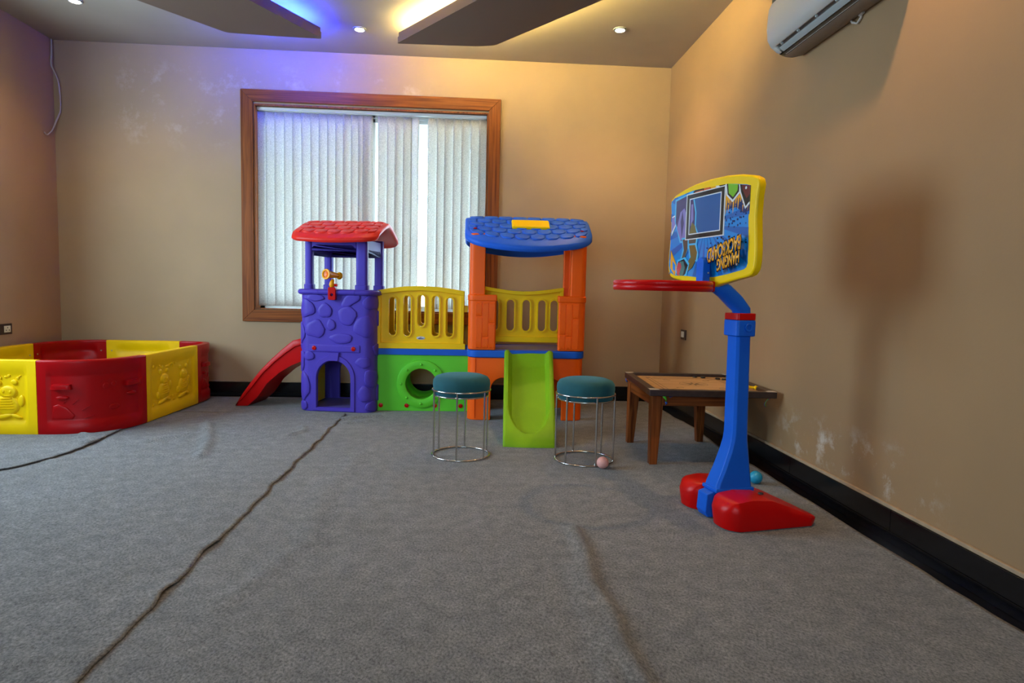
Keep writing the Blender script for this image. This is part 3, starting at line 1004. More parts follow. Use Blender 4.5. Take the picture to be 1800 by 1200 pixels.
# --- red slide at the left of the tower
RM = TM
prof = [(.0, .555, .40), (.03, .567, .405), (.09, .55, .385), (.17, .485, .345), (.26, .405, .285), (.36, .305, .195), (.45, .195, .075), (.52, .10, .004), (.575, .012, .0)]
bm = new(); secs = []
v0, v1 = .075, .425
for d, zr, zbm in prof:
    h = zr - zbm; x = -d + .006
    dx = -(.03 + .25 * d) * 0
    zi = zr - .075 * min(1, h / .12) if h > .02 else zr - .004
    e = .02
    ring = [(v0 + .018, zbm), (v0 + .012, zr - .45 * h), (v0 + .012, zr - .30 * h), (v0, zr - .28 * h), (v0, zr - .01), (v0 + .008, zr), (v0 + e, zr), (v0 + e + .02, zi), (v1 - e - .02, zi), (v1 - e, zr), (v1 - .008, zr), (v1, zr - .01), (v1, zr - .28 * h), (v1 - .012, zr - .30 * h), (v1 - .012, zr - .45 * h), (v1 - .018, zbm)]
    secs.append([RM @ Vector((x + (-.05 * (zr - z) / .15 * -1 if False else 0) + (zr - z) * .42, y, max(z, 0))) for y, z in ring])
loft(bm, secs); obj('red_slide', bm, M_red, castle, sharp=40, bevel=0)

# --- green tunnel
def disc_cut(bm_, r, x, z, y0, y1, n=40):
    c = new(); prism(c, circle(x, z, r, n), y0, y1, XZ(0)); return c


TX, TZ = -.384, .222
YT0, YT1 = 5.22, 5.64
bm = new(); prism(bm, rrect(-.755, -.008, .0, .458, .012, 3), 0, .03, XZ(YT0))
bm = cut(bm, [disc_cut(None, .125, TX, TZ, 5.0, 5.5)])
tp = obj('tunnel_panel', bm, M_green, castle, bevel=.003)
bm = new(); prism(bm, rrect(-.755, -.008, .0, .458, .012, 3), 0, .03, XZ(YT1 - .03))
bm = cut(bm, [disc_cut(None, .125, TX, TZ, 5.4, 5.9)])
obj('tunnel_panel', bm, M_green, castle, bevel=.003)
TMx = Matrix.Translation((TX, YT0, TZ)) @ Matrix.Rotation(pi / 2, 4, 'X')
bm = new(); lathe(bm, [(.125, -.02), (.125, .012), (.132, .017), (.185, .017), (.194, .012), (.196, -.002), (.160, -.003)], 48, TMx, cap=False)
for k in range(8):
    a = pi / 2 + k * pi / 4
    lathe(bm, [(.0, .024), (.007, .0235), (.0105, .019), (.011, .012)], 12, Matrix.Translation((TX + .159 * cos(a), YT0, TZ + .159 * sin(a))) @ Matrix.Rotation(pi / 2, 4, 'X'), cap=False)
fl = obj('tunnel_flange', bm, M_green, tp, sharp=50)
bm = new(); L_ = YT1 - YT0
lathe(bm, [(.126, -.01), (.126, -.08), (.130, -.085), (.130, -.20), (.126, -.205), (.126, -L_ + .01), (.134, -L_ + .01), (.134, -.01)], 48, TMx, cap=False)
obj('tunnel_tube', bm, M_green, castle, sharp=50)
for xa in (-.752, -.032):
    bm = new(); box(bm, xa, xa + .022, YT0 + .03, YT1 - .03, .01, .45); obj('tunnel_side', bm, M_green, castle, bevel=.004)
for x in (-.705, -.498, -.272, -.064):
    bm = new(); lathe(bm, [(0, .007), (.010, .006), (.0175, .004), (.018, -.003)], 18, Matrix.Translation((x, YT0, .045)) @ Matrix.Rotation(pi / 2, 4, 'X'), cap=False)
    obj('bolt_cap', bm, M_bred, tp)
bm = new(); prism(bm, rrect(-.760, -.012, .456, .506, .012, 3), -.012, YT1 - YT0 + .012, XZ(YT0)); obj('bridge_deck', bm, M_blue, castle, bevel=.004)

# --- yellow railings
def slot(cx, z0_, z1_, r, n=8):
    return [(cx + r * cos(a), (z1_ - r) + r * sin(a)) for a in [pi * i / n for i in range(n + 1)]] + [(cx + r * cos(a), (z0_ + r) + r * sin(a)) for a in [pi + pi * i / n for i in range(n + 1)]]


def railing(y, x0_, x1_, z0_, ztab, slots, r, th, lugs=True, name='railing', mirror=False, mat_=M_yellow, cap_h=.036):
    n = 16
    xs = [x0_ + (x1_ - x0_) * i / n for i in range(n + 1)]
    top_ = [(x, interp(ztab, (x - x0_) / (x1_ - x0_))) for x in xs]
    pts = [(x0_, z0_), (x1_, z0_)] + top_[::-1]
    bm = new(); prism(bm, pts, .010, th - .010, XZ(y))
    cs = []
    for cx, a, b in slots:
        c = new(); prism(c, slot(cx, a, b, r), -.1, .2, XZ(y)); cs.append(c)
    bm = cut(bm, cs)
    ra = obj(name, bm, mat_, castle, bevel=.004)
    # thick moulded border and slot surrounds
    bm = new()
    capp = [(x, z - cap_h) for x, z in top_] + top_[::-1]
    prism(bm, capp, -.014, th + .006, XZ(y))
    e = .028
    prism(bm, rrect(x0_, x0_ + e, z0_, top_[0][1] - .02, .004, 2), -.010, th, XZ(y))
    prism(bm, rrect(x1_ - e, x1_, z0_, top_[-1][1] - .02, .004, 2), -.010, th, XZ(y))
    prism(bm, rrect(x0_ - .018 if lugs else x0_, x1_ + .014 if lugs else x1_, z0_, z0_ + .045, .006, 2), -.014, th + .002, XZ(y))
    if lugs:
        for xx, dz in ((x0_ - .030, 0), (x1_ - .006, 0)):
            prism(bm, rrect(xx, xx + .036, z0_ + .30, z0_ + .345, .006, 2), .004, th - .004, XZ(y))
    obj('border', bm, mat_, ra, bevel=.009, seg=3)
    bm = new()
    for cx, a, b in slots:
        o2 = slot(cx, a - .014, b + .014, r + .014); i2 = slot(cx, a, b, r)
        ring_patch(bm, o2, i2, lambda x, z, off: Vector((x, y + .010 - off, z)), .012)
        ring_patch(bm, o2, i2, lambda x, z, off: Vector((x, y + th - .010 + off, z)), .008)
    obj('slot_moulding', bm, mat_, ra, sharp=60)
    return ra


ARC = [(0, .968), (.1, .982), (.3, 1.002), (.5, 1.010), (.7, 1.004), (.9, .986), (1, .974)]
SL = [(-.618, .612, .915), (-.503, .608, .930), (-.392, .688, .936), (-.276, .608, .932), (-.164, .606, .918)]
fr = railing(YT0 + .005, -.738, -.048, .506, ARC, SL, .0275, .042)
railing(YT1 - .05, -.738, -.048, .506, ARC, SL, .0275, .042)
# maker's oval sticker under the short slot
M_st1 = mat('sticker_silver', (.62, .64, .66, 1), .35); M_st2 = mat('sticker_navy', (.04, .05, .12, 1), .4); M_st3 = mat('sticker_red', (.35, .04, .06, 1), .4)
bm = new()
prism(bm, [(-.392 + .034 * cos(a), .592 + .0135 * sin(a)) for a in [2 * pi * i / 28 for i in range(28)]], .0075, .0105, XZ(YT0 + .005), 0)
prism(bm, [(-.392 + .028 * cos(a), .591 + .0095 * sin(a)) for a in [2 * pi * i / 28 for i in range(28)]], .0068, .0080, XZ(YT0 + .005), 0)
prism(bm, [(-.417, .587), (-.405, .593), (-.372, .590), (-.362, .588), (-.375, .584), (-.405, .583)], .0062, .0075, XZ(YT0 + .005), 1)
prism(bm, [(-.405, .596), (-.392, .600), (-.380, .597), (-.392, .594)], .0062, .0075, XZ(YT0 + .005), 2)
obj('sticker', bm, [M_st1, M_st2, M_st3], fr, smooth=False)

# --- orange tower
OY0, OY1 = 4.872, 5.452
OX0, OX1 = -.014, .878
bm = new(); prism(bm, rrect(OX0 + .004, OX1 - .004, OY0 + .004, OY1 - .004, .075, 7), 0, .480)
def Yc(x0_, x1_, z1_, r): # archway through along y
    return [(x0_, -.05), (x1_, -.05)] + [(x1_ - r + r * cos(a), z1_ - r + r * sin(a)) for a in [pi / 2 * i / 8 for i in range(9)]] + [(x0_ + r - r * sin(a), z1_ - r + r * cos(a)) for a in [pi / 2 * i / 8 for i in range(9)]]
inn = new(); prism(inn, rrect(OX0 + .034, OX1 - .034, OY0 + .034, OY1 - .034, .05, 5), -.05, .455)
c1 = new(); prism(c1, Yc(.168, .712, .325, .09), 4.7, 5.7, XZ(0))
c2 = new(); prism(c2, Yc(4.98, 5.35, .33, .10), -.2, 1.1, Matrix(((0, 0, 1, 0), (1, 0, 0, 0), (0, 1, 0, 0), (0, 0, 0, 1))))
bm = cut(bm, [inn, c1, c2]); ob = obj('orange_base', bm, M_orange, castle, bevel=.007, seg=3)
bm = new()
for x in (.045,):
    tube(bm, [(x, OY0 + .003, .02), (x, OY0 + .003, .475)], .0035, 6)
obj('mould_rib', bm, M_orange, ob)
bm = new(); prism(bm, rrect(OX0 - .004, OX1 + .004, OY0 - .010, OY1 + .006, .085, 8), .479, .536); dk = obj('blue_deck', bm, M_blue, castle, bevel=.012, seg=3)
bm = new(); prism(bm, rrect(.04, OX1 - .05, OY0 + .012, OY1 - .03, .04, 4), .534, .541); obj('deck_floor', bm, M_deck, castle, bevel=.002)


def lcol(x0_, x1_, y0_, y1_, t_, sx, sy, r=.05):
    """L-shaped corner column outline; sx,sy point to the outside corner"""
    X_ = lambda a: a if sx < 0 else -a
    Y_ = lambda a: a if sy < 0 else -a
    w = x1_ - x0_; d = y1_ - y0_
    pts = [(0 + r * (1 - sin(a)), 0 + r * (1 - cos(a))) for a in [pi / 2 * i / 6 for i in range(7)]]  # from (r,0) to (0,r)
    pts = pts + [(0, d), (t_, d), (t_, t_), (w, t_), (w, 0)]
    ox = x0_ if sx < 0 else x1_; oy = y0_ if sy < 0 else y1_
    return [(ox + X_(a), oy + Y_(b)) for a, b in pts]


for sx in (-1, 1):
    for sy in (-1, 1):
        xa, xb = (OX0 + .002, OX0 + .210) if sx < 0 else (OX1 - .206, OX1 + .002)
        ya_, yb_ = (OY0 - .004, OY0 + .17) if sy < 0 else (OY1 - .13, OY1 + .004)
        if sy > 0: xa, xb = (OX0 + .002, OX0 + .14) if sx < 0 else (OX1 - .14, OX1 + .002)
        bm = new()
        prism(bm, lcol(xa, xb, ya_, yb_, .055, sx, sy, .055), .537, .92)
        # collar band
        g = .006
        prism(bm, lcol(xa - g, xb + g, ya_ - g, yb_ + g, .065, sx, sy, .06), .905, .955)
        cb = obj('column_cover', bm, M_orange, castle, bevel=.010, seg=3)
        # column
        cw = .118 if sy < 0 else .10
        xc0, xc1 = (OX0 + .006, OX0 + .006 + cw) if sx < 0 else (OX1 - cw + .000, OX1 + .000)
        bm = new(); prism(bm, lcol(xc0, xc1, ya_ + .004, ya_ + .134 if sy < 0 else yb_ - .004, .05, sx, sy, .045) if sy < 0 else lcol(xc0, xc1, yb_ - .124, yb_ - .004, .05, sx, sy, .045), .95, 1.41)
        obj('column', bm, M_orange, castle, bevel=.007, seg=2)
        if sy < 0:
            # plank joints and nail heads in relief
            bm = new(); yy = ya_
            fn = lambda x, z, off: Vector((x, yy - off, z))
            rnd = random.Random(3 + sx)
            xin0, xin1 = (xa + .055, xb - .006) if sx < 0 else (xa + .006, xb - .055)
            cuts_ = [xin0 - (.0), xin0 + (xin1 - xin0) * .33, xin0 + (xin1 - xin0) * .66, xin1]
            for a, b in zip(cuts_[:-1], cuts_[1:]):
                zs = [.548, rnd.uniform(.62, .80), .900]
                for c_, d_ in zip(zs[:-1], zs[1:]):
                    sk = rnd.uniform(-.003, .003)
                    patch(bm, [(a + .002, c_ + .002), (b - .002, c_ + .002), (b - .002 + sk, d_ - .003), (a + .002 + sk, d_ - .003)], fn, .0035, rings=(1, .975, .95, .5, .2))
                    for nx_, nz_ in ((a + .012, c_ + .012), (b - .012, c_ + .012), (a + .012, d_ - .014), (b - .012, d_ - .014)):
                        patch(bm, circle(nx_, nz_, .0042, 8), fn, .0065)
            obj('plank_relief', bm, M_orange, cb, sharp=50)

# rear railing with a dipped top
DIP = [(0, 1.022), (.15, 1.006), (.35, .988), (.5, .984), (.65, .988), (.85, 1.006), (1, 1.022)]
railing(OY1 - .05, .10, .78, .560, DIP, [(x, .655, .912) for x in (.205, .338, .470, .602, .735 - .03)], .031, .036, lugs=False, cap_h=.03)
br, btop, bfn = roof('blue_roof', Matrix(), -.040, .912, 5.165, .30, 1.370, 1.562, .098, .055, M_roofblue, 8, 5, rx=.16)
bm = new(); box(bm, -.145, .145, -.060, .060, -.015, .022, Matrix.Translation((.452, 5.005, 1.487)) @ Matrix.Rotation(radians(33), 4, 'X'))
obj('skylight_block', bm, M_yellow, br, bevel=.012, seg=3)
for x in (.03, .84):
    bm = new(); lathe(bm, [(0, .004), (.012, .003), (.014, -.004), (0, -.006)], 14, Matrix.Translation(bfn(x, -.72, .0125))); obj('bolt_cap', bm, M_bred, br)
for yy in (4.94, 5.40):
    bm = new(); box(bm, .10, .79, yy - .02, yy + .02, 1.36, 1.41); obj('roof_beam', bm, M_roofblue, br, bevel=.004)

# --- green slide
def slide(top_c, bot_c, wid_top, wid_bot):
    a = Vector(top_c); b = Vector(bot_c); d = (b - a); Ls = d.length; d.normalize(); s = Vector((-d.y, d.x))
    NL, NW = 60, 36
    bm = new()
    def rim(t): return .505 * (1 - t) ** 1.12 + .032 + .016 * (1 - t) - .012 * (max(0, .06 - t) / .06) ** 2
    def bottom(t): return max(0.0, rim(t) - (.17 - .04 * t)) if t > .02 else .40
    T = []; Bt = []
    for j in range(NL + 1):
        t = j / NL; w = wid_top + (wid_bot - wid_top) * t
        hw = w / 2 - .030
        rowT = []; rowB = []
        for i in range(NW + 1):
            q = -1 + 2 * i / NW; x = q * w / 2
            # scoop: straight channel that ends in a half ellipse
            if t < .60: inner_ = hw - .02 * 0
            else:
                e_ = (t - .60) / .295
                inner_ = hw * sqrt(max(0, 1 - e_ * e_)) if e_ < 1 else 0
            k = 0
            if inner_ > .004:
                g = (inner_ - abs(x)) / .030
                k = max(0, min(1, g)); k = k * k * (3 - 2 * k)
            dep = .075 * min(1, .62 + .38 * (1 - t)) * k * min(1, .30 + t / .14)
            if t > .6: dep *= max(0, 1 - ((t - .6) / .32)) ** .45 if t < .92 else 0
            z = rim(t) - dep
            ed = max(0, abs(q) - .93) / .07
            z -= .010 * ed ** 2
            rnd_ = 0
            if t > .93: z -= .030 * ((t - .93) / .07) ** 2
            yb = .014 * (1 - q * q) if t > .5 else 0
            pt = a + d * (t * Ls + yb * (t - .5) * 2) + s * x
            rowT.append(bm.verts.new((pt.x, pt.y, z))); rowB.append(bm.verts.new((pt.x, pt.y, min(bottom(t), z - .012) if z > .015 else 0)))
        T.append(rowT); Bt.append(rowB)
    for G in (T, Bt):
        for j in range(NL):
            for i in range(NW): bm.faces.new((G[j][i], G[j][i + 1], G[j + 1][i + 1], G[j + 1][i]))
    def loop(G): return [G[0][i] for i in range(NW + 1)] + [G[j][NW] for j in range(1, NL + 1)] + [G[NL][i] for i in range(NW - 1, -1, -1)] + [G[j][0] for j in range(NL - 1, 0, -1)]
    la, lb = loop(T), loop(Bt); n = len(la)
    for i in range(n): bm.faces.new((la[i], la[(i + 1) % n], lb[(i + 1) % n], lb[i]))
    return bm


obj('green_slide', slide((.448, 4.862), (.391, 4.03), .366, .338), M_lime, castle, sharp=42)

# ------------------------------------------------------------------ play pen of yellow and red panels
PZ = .013
pen = thing('play_pen', 'low play pen of alternating yellow and red moulded plastic panels in the left corner', 'play pen', (-2.8, 5.0, PZ))
PH = .474


def bez(p0, p1, c, n=18):
    c0, c1 = c
    out = []
    for i in range(n + 1):
        t = i / n
        out.append(((1 - t) ** 3 * p0[0] + 3 * t * (1 - t) ** 2 * c0[0] + 3 * t * t * (1 - t) * c1[0] + t ** 3 * p1[0],
                    (1 - t) ** 3 * p0[1] + 3 * t * (1 - t) ** 2 * c0[1] + 3 * t * t * (1 - t) * c1[1] + t ** 3 * p1[1]))
    return out


class Path:
    def __init__(s, pts, inside):
        s.P = [Vector(p) for p in pts]; s.L = [0]
        for a, b in zip(s.P[:-1], s.P[1:]): s.L.append(s.L[-1] + (b - a).length)
        s.len = s.L[-1]
        a = s.P[0]; d = (s.P[1] - a); n = Vector((d.y, -d.x)); s.sg = -1 if n.dot(Vector(inside) - a) > 0 else 1
    def at(s, u):
        u = max(0, min(s.len, u)); i = 0
        while i < len(s.P) - 2 and s.L[i + 1] < u: i += 1
        d = (s.P[i + 1] - s.P[i]); t = (u - s.L[i]) / max(1e-9, d.length)
        # smoothed normal
        def nrm(k):
            k = max(0, min(len(s.P) - 1, k)); e = s.P[min(k + 1, len(s.P) - 1)] - s.P[max(k - 1, 0)]; return Vector((e.y, -e.x)).normalized() * s.sg
        return s.P[i] + d * t, (nrm(i) * (1 - t) + nrm(i + 1) * t).normalized()
    def out(s, u, z, off):
        p_, n_ = s.at(u); q = p_ + n_ * off; return Vector((q.x, q.y, z + PZ))
    def inn(s, u, z, off):
        p_, n_ = s.at(u); q = p_ - n_ * (.052 + off); return Vector((q.x, q.y, z + PZ))


def panel(path, m, red, seed, detail=True, dirn=1):
    N = 26 if red else 24; bm = new(); th = .052
    # section profile around (outer, top, inner) with recesses on both faces
    L = path.len
    def sm(x): x = max(0, min(1, x)); return x * x * (3 - 2 * x)
    zs = [0, .012, .07, .085, .10, .2, .3, .365, .385, .405, PH - .014, PH - .004, PH]
    g = .0015
    us = [g + (L - 2 * g) * i / N for i in range(N + 1)]
    us = sorted(set(us + [.055, .075, L - .055, L - .075]))
    def rec(u, z):
        f = sm((u - .055) / .02) * sm((L - .055 - u) / .02) * sm((z - .07) / .02) * sm((.405 - z) / .02)
        return .011 * f
    O = []; I = []
    for u in us:
        O.append([bm.verts.new(path.out(u, z, -rec(u, z) - (.004 if z > PH - .002 else 0) - (.004 if z < .001 else 0))) for z in zs])
        # inner face with one long horizontal groove
        def gro(u, z):
            return .014 * sm((u - .09) / .02) * sm((L - .09 - u) / .02) * sm((z - .355) / .015) * sm((.415 - z) / .015)
        zi = [0, .1, .2, .3, .35, .37, .385, .40, .42, PH - .014, PH - .004, PH]
        I.append([bm.verts.new(path.inn(u, z, -gro(u, z) - (.004 if z > PH - .002 else 0))) for z in zi])
    for G in (O, I):
        for A, B in zip(G[:-1], G[1:]):
            for i in range(len(A) - 1): bm.faces.new((A[i], A[i + 1], B[i + 1], B[i]))
    for A, B, c, d in zip(O[:-1], O[1:], I[:-1], I[1:]):
        bm.faces.new((A[-1], c[-1], d[-1], B[-1])); bm.faces.new((A[0], B[0], d[0], c[0]))
    bm.faces.new(O[0] + I[0][::-1]); bm.faces.new(O[-1][::-1] + I[-1])
    # relief
    f = lambda u, z, off: path.out(u, z, off - .011)
    rnd = random.Random(seed)
    def el(cx, cz, rx, rz, h=.009, rot=0, n=16):
        patch(bm, [(cx + rx * cos(a) * cos(rot) - rz * sin(a) * sin(rot), cz + rx * cos(a) * sin(rot) + rz * sin(a) * cos(rot)) for a in [2 * pi * i / n for i in range(n)]], f, h, rings=(1, .9, .75, .45, .2), prof=(0, .6, .85, .97, 1))
    def bar(u0_, z0_, u1_, z1_, w=.004, h=.005):
        d_ = Vector((u1_ - u0_, z1_ - z0_)).normalized(); n_ = Vector((-d_.y, d_.x)) * w / 2
        patch(bm, [(u0_ - n_.x, z0_ - n_.y), (u1_ - n_.x, z1_ - n_.y), (u1_ + n_.x, z1_ + n_.y), (u0_ + n_.x, z0_ + n_.y)], f, h, rings=(1, .9, .8, .5, .2))
    if red:
        for c in (.145, L - .145):
            # hand ledge and crescent below
            w_ = .058
            patch(bm, [(c - w_, .290), (c + w_, .290), (c + w_ * .88, .322), (c - w_ * .88, .322)], f, .032, rings=(1, .97, .9, .5, .2), prof=(0, .9, 1, 1, 1))
            el(c, .235, .040, .014, .013)
        patch(bm, [(.08, .10), (.20, .095), (.215, .12), (.17, .175), (.12, .195), (.09, .185)], f, .006)
        for a in ((.20, .19, .235, .225), (.25, .15, .30, .18), (.26, .10, .32, .115), (.15, .20, .165, .215)): bar(*a, w=.003, h=.004)
        el(L * .62, .16, .035, .02, .004); el(L * .55, .30, .02, .02, .003); el(L * .62, .31, .018, .018, .003)
        if L > .5:
            bar(L * .5, .33, L * .5 + .02, .345, w=.003, h=.003); bar(L * .56, .33, L * .56 + .02, .345, w=.003, h=.003)
    else:
        # a garden scene in relief: round creatures, leaves, a stripy basket
        for cx in (L * .32, L * .70):
            el(cx, .185, .078, .068, .012)
            el(cx + .01, .270, .058, .042, .014)
            el(cx - .045, .330, .018, .022, .010, .5); el(cx + .05, .333, .022, .018, .010, -.4)
            el(cx + .088, .215, .020, .038, .010, -.1); el(cx - .080, .16, .022, .030, .010, .4)
            el(cx - .02, .115, .062, .016, .014, .22); el(cx + .055, .118, .04, .012, .012, -.3)
            for k in range(5): bar(cx - .05 + .004 * k, .165 + .016 * k, cx + .055 - .004 * k, .168 + .016 * k, h=.0155)
            el(cx - .012, .275, .010, .012, .018); el(cx + .028, .272, .010, .012, .018)
            bar(cx - .01, .25, cx + .03, .248, h=.017)
        for k in range(16):
            el(rnd.uniform(.09, L - .09), rnd.uniform(.345, .388), rnd.uniform(.008, .016), rnd.uniform(.005, .010), .006, rnd.uniform(0, 3), 8)
        for k in range(10):
            el(rnd.uniform(.10, L - .1), rnd.uniform(.098, .13), rnd.uniform(.006, .014), rnd.uniform(.004, .008), .006, rnd.uniform(0, 3), 8)
        bar(L * .5, .34, L * .5 + .004, .385); bar(.09, .13, L - .09, .128, w=.003, h=.003)
    bmesh.ops.recalc_face_normals(bm, faces=bm.faces)
    po = obj('red_corner_panel' if red else 'yellow_panel', bm, m, pen, sharp=45)
    # joint screws on the inside
    for u in (.045, L - .045):
        p_, n_ = path.at(u); q = p_ - n_ * .052
        Ms = Matrix.Translation((q.x, q.y, .385 + PZ)) @ (-n_.to_3d()).to_track_quat('Z', 'Y').to_matrix().to_4x4()
        bm = new(); lathe(bm, [(.0, .003), (.006, .0028), (.007, -.002)], 12, Ms, cap=False); obj('screw', bm, M_steel, po)
    return po


INS = (-2.8, 4.9)
mk = lambda pts: Path(pts, INS)
lr = lambda a, b, n=8: [(a[0] + (b[0] - a[0]) * i / n, a[1] + (b[1] - a[1]) * i / n) for i in range(n + 1)]
P_fy = mk(lr((-3.33, 4.212), (-2.708, 4.212)))
P_fr = mk(bez((-2.708, 4.212), (-2.238, 4.625), ((-2.45, 4.205), (-2.262, 4.30))))
P_ry = mk(lr((-2.238, 4.625), (-2.205, 5.395)))
P_br = mk(bez((-2.205, 5.395), (-2.50, 5.800), ((-2.190, 5.70), (-2.20, 5.795))))
P_by = mk(lr((-2.50, 5.800), (-3.11, 5.800)))
P_bl = mk(bez((-3.11, 5.800), (-3.490, 5.33), ((-3.36, 5.80), (-3.485, 5.66))))
P_ly = mk(lr((-3.490, 5.33), (-3.495, 4.68)))
P_fl = mk(bez((-3.495, 4.68), (-3.33, 4.212), ((-3.50, 4.40), (-3.47, 4.22))))
for k, (pp, red) in enumerate(((P_fy, 0), (P_fr, 1), (P_ry, 0), (P_br, 1), (P_by, 0), (P_bl, 1), (P_ly, 0), (P_fl, 1))):
    panel(pp, M_pred if red else M_pyellow, red, 10 + k)

# ------------------------------------------------------------------ stools
stool = thing('round_stool', 'teal velvet round stool on a chrome wire frame, left of the lime slide', 'stool', (-.042, 3.838, 0), group='teal stools with chrome wire frames')
SR = .1715
bm = new()
lathe(bm, [(0, .362), (.10, .362), (.150, .364), (.162, .375), (.164, .395), (.168, .405), (.171, .43), (.168, .455), (.155, .474), (.125, .485), (.07, .490), (0, .491)], 48)
obj('cushion', bm, M_velvet, stool, local=True, sharp=0)
bm = new()
tube(bm, [(SR * cos(a), SR * sin(a), .398) for a in [2 * pi * i / 48 for i in range(48)]], .0056, 8, closed=True)
tube(bm, [(SR * .93 * cos(a), SR * .93 * sin(a), .366) for a in [2 * pi * i / 48 for i in range(48)]], .0050, 8, closed=True)
obj('top_ring', bm, M_chrome, stool, local=True, sharp=0)
bm = new(); tube(bm, [(SR * cos(a), SR * sin(a), .0055) for a in [2 * pi * i / 48 for i in range(48)]], .0055, 8, closed=True)
obj('base_ring', bm, M_chrome, stool, local=True, sharp=0)
for k in range(6):
    a = radians(-97.5 + 60 * k)
    bm = new(); tube(bm, [(SR * cos(a), SR * sin(a), .006), (SR * cos(a), SR * sin(a), .396)], .0056, 8)
    obj('leg', bm, M_chrome, stool, local=True)
s2 = stool.copy(); C.objects.link(s2); s2.location = (.688, 3.740, 0); s2.rotation_euler = (0, 0, radians(20))
s2['label'] = 'teal velvet round stool on a chrome wire frame, beside the pink ball'
for ch in list(stool.children):
    c = ch.copy(); C.objects.link(c); c.parent = s2

# ------------------------------------------------------------------ balls
bm = new(); bmesh.ops.create_icosphere(bm, subdivisions=3, radius=.034)
tag(obj('ball', bm, M_pink, None, origin=(.762, 3.548, .034), local=True), 'small pale pink plastic ball at the foot of the right stool', 'ball', 'loose plastic balls')
bm = new(); bmesh.ops.create_uvsphere(bm, u_segments=32, v_segments=20, radius=.034)
tag(obj('ball', bm, M_bball, None, origin=(1.525, 3.27, .034), local=True), 'small turquoise blue ball behind the basketball stand base', 'ball', 'loose plastic balls')

# ------------------------------------------------------------------ low table and carrom board
tb = thing('low_table', 'low varnished teak table under the carrom board', 'table', (1.32, 3.93, 0), radians(-1))
LEG = [(1.085, 4.185, -1, 1), (1.085, 3.662, -1, -1), (1.555, 4.225, 1, 1), (1.575, 3.66, 1, -1)]
for x, y, sx, sy in LEG:
    bm = new(); secs = []
    for z, w in ((0, .044), (.30, .064), (.410, .070)):
        xo = x - sx * .024; yo = y - sy * 0
        ox_ = x + sx * .03; oy_ = y + sy * .03      # outer corner stays plumb
        secs.append([Vector((ox_ - sx * a, oy_ - sy * b, z)) for a, b in ((0, 0), (w, 0), (w, w), (0, w))])
    loft(bm, secs); obj('leg', bm, M_teak['Z'], tb, bevel=.003)
for a, ax in (((1.10, 1.56, 3.640, 3.662), 'X'), ((1.10, 1.56, 4.205, 4.227), 'X'), ((1.060, 1.082, 3.66, 4.20), 'Y'), ((1.578, 1.600, 3.66, 4.22), 'Y')):
    bm = new(); box(bm, *a, .345, .408); obj('apron', bm, M_teak[ax], tb, bevel=.002)
bm = new(); box(bm, 1.052, 1.608, 3.632, 4.250, .408, .420); obj('table_top', bm, M_teak['X'], tb, bevel=.003)

ca = radians(-3.4)
CB = Vector((1.388, 3.892, .421))
cb_ = thing('carrom_board', 'square carrom board with dark rails lying on the low teak table', 'game board', tuple(CB), ca)
CM = Matrix.Translation(CB) @ Matrix.Rotation(ca, 4, 'Z')
HX, HY, RW = .356, .395, .045
bm = new(); box(bm, -HX + .01, HX - .01, -HY + .01, HY - .01, .0, .018, CM); obj('playing_surface', bm, M_ply, cb_, smooth=False)
for a in ((-HX, HX, -HY, -HY + RW), (-HX, HX, HY - RW, HY), (-HX, -HX + RW, -HY + RW, HY - RW), (HX - RW, HX, -HY + RW, HY - RW)):
    bm = new(); box(bm, *a, -.0, .036, CM); obj('rail', bm, M_rail, cb_, bevel=.003)
for sx in (-1, 1):
    for sy in (-1, 1):
        bm = new(); prism(bm, [(sx * (HX - .001), sy * (HY - .001)), (sx * (HX - .055), sy * (HY - .001)), (sx * (HX - .055), sy * (HY - .03)), (sx * (HX - .03), sy * (HY - .055)), (sx * (HX - .001), sy * (HY - .055))], .036, .0368, CM)
        obj('corner_plate', bm, M_cornerplate, cb_, smooth=False)
bm = new()
def line2(a, b, w=.0022):
    a = Vector(a); b = Vector(b); d = (b - a).normalized(); n_ = Vector((-d.y, d.x)) * w / 2
    prism(bm, [tuple(a - n_), tuple(b - n_), tuple(b + n_), tuple(a + n_)], .018, .0184, CM)
def circ2(cx, cy, r, w=.002, n=32):
    for i in range(n):
        a, b = 2 * pi * i / n, 2 * pi * (i + 1) / n
        line2((cx + r * cos(a), cy + r * sin(a)), (cx + r * cos(b), cy + r * sin(b)), w)
ix, iy = HX - RW - .085, HY - RW - .085
for s in (-1, 1):
    line2((-ix + .03, s * (iy + .012)), (ix - .03, s * (iy + .012)), .003); line2((-ix + .03, s * (iy - .012)), (ix - .03, s * (iy - .012)))
    line2((s * (ix + .012), -iy + .03), (s * (ix + .012), iy - .03), .003); line2((s * (ix - .012), -iy + .03), (s * (ix - .012), iy - .03))
    for t_ in (-1, 1):
        circ2(s * ix, t_ * iy, .012, .004, 16)
        line2((s * (ix - .09), t_ * (iy - .09)), (s * (ix + .035), t_ * (iy + .035)), .0025)
        circ2(s * (ix - .10), t_ * (iy - .10), .02, .002, 16)
circ2(0, 0, .085); circ2(0, 0, .016, .003, 16)
for k in range(8):
    a = k * pi / 4
    c, s = cos(a), sin(a)
    prism(bm, [(.018 * cos(a + .4), .018 * sin(a + .4)), (.078 * c, .078 * s), (.018 * cos(a - .4), .018 * sin(a - .4))], .018, .0184, CM)
obj('printed_lines', bm, M_ink, cb_, smooth=False)
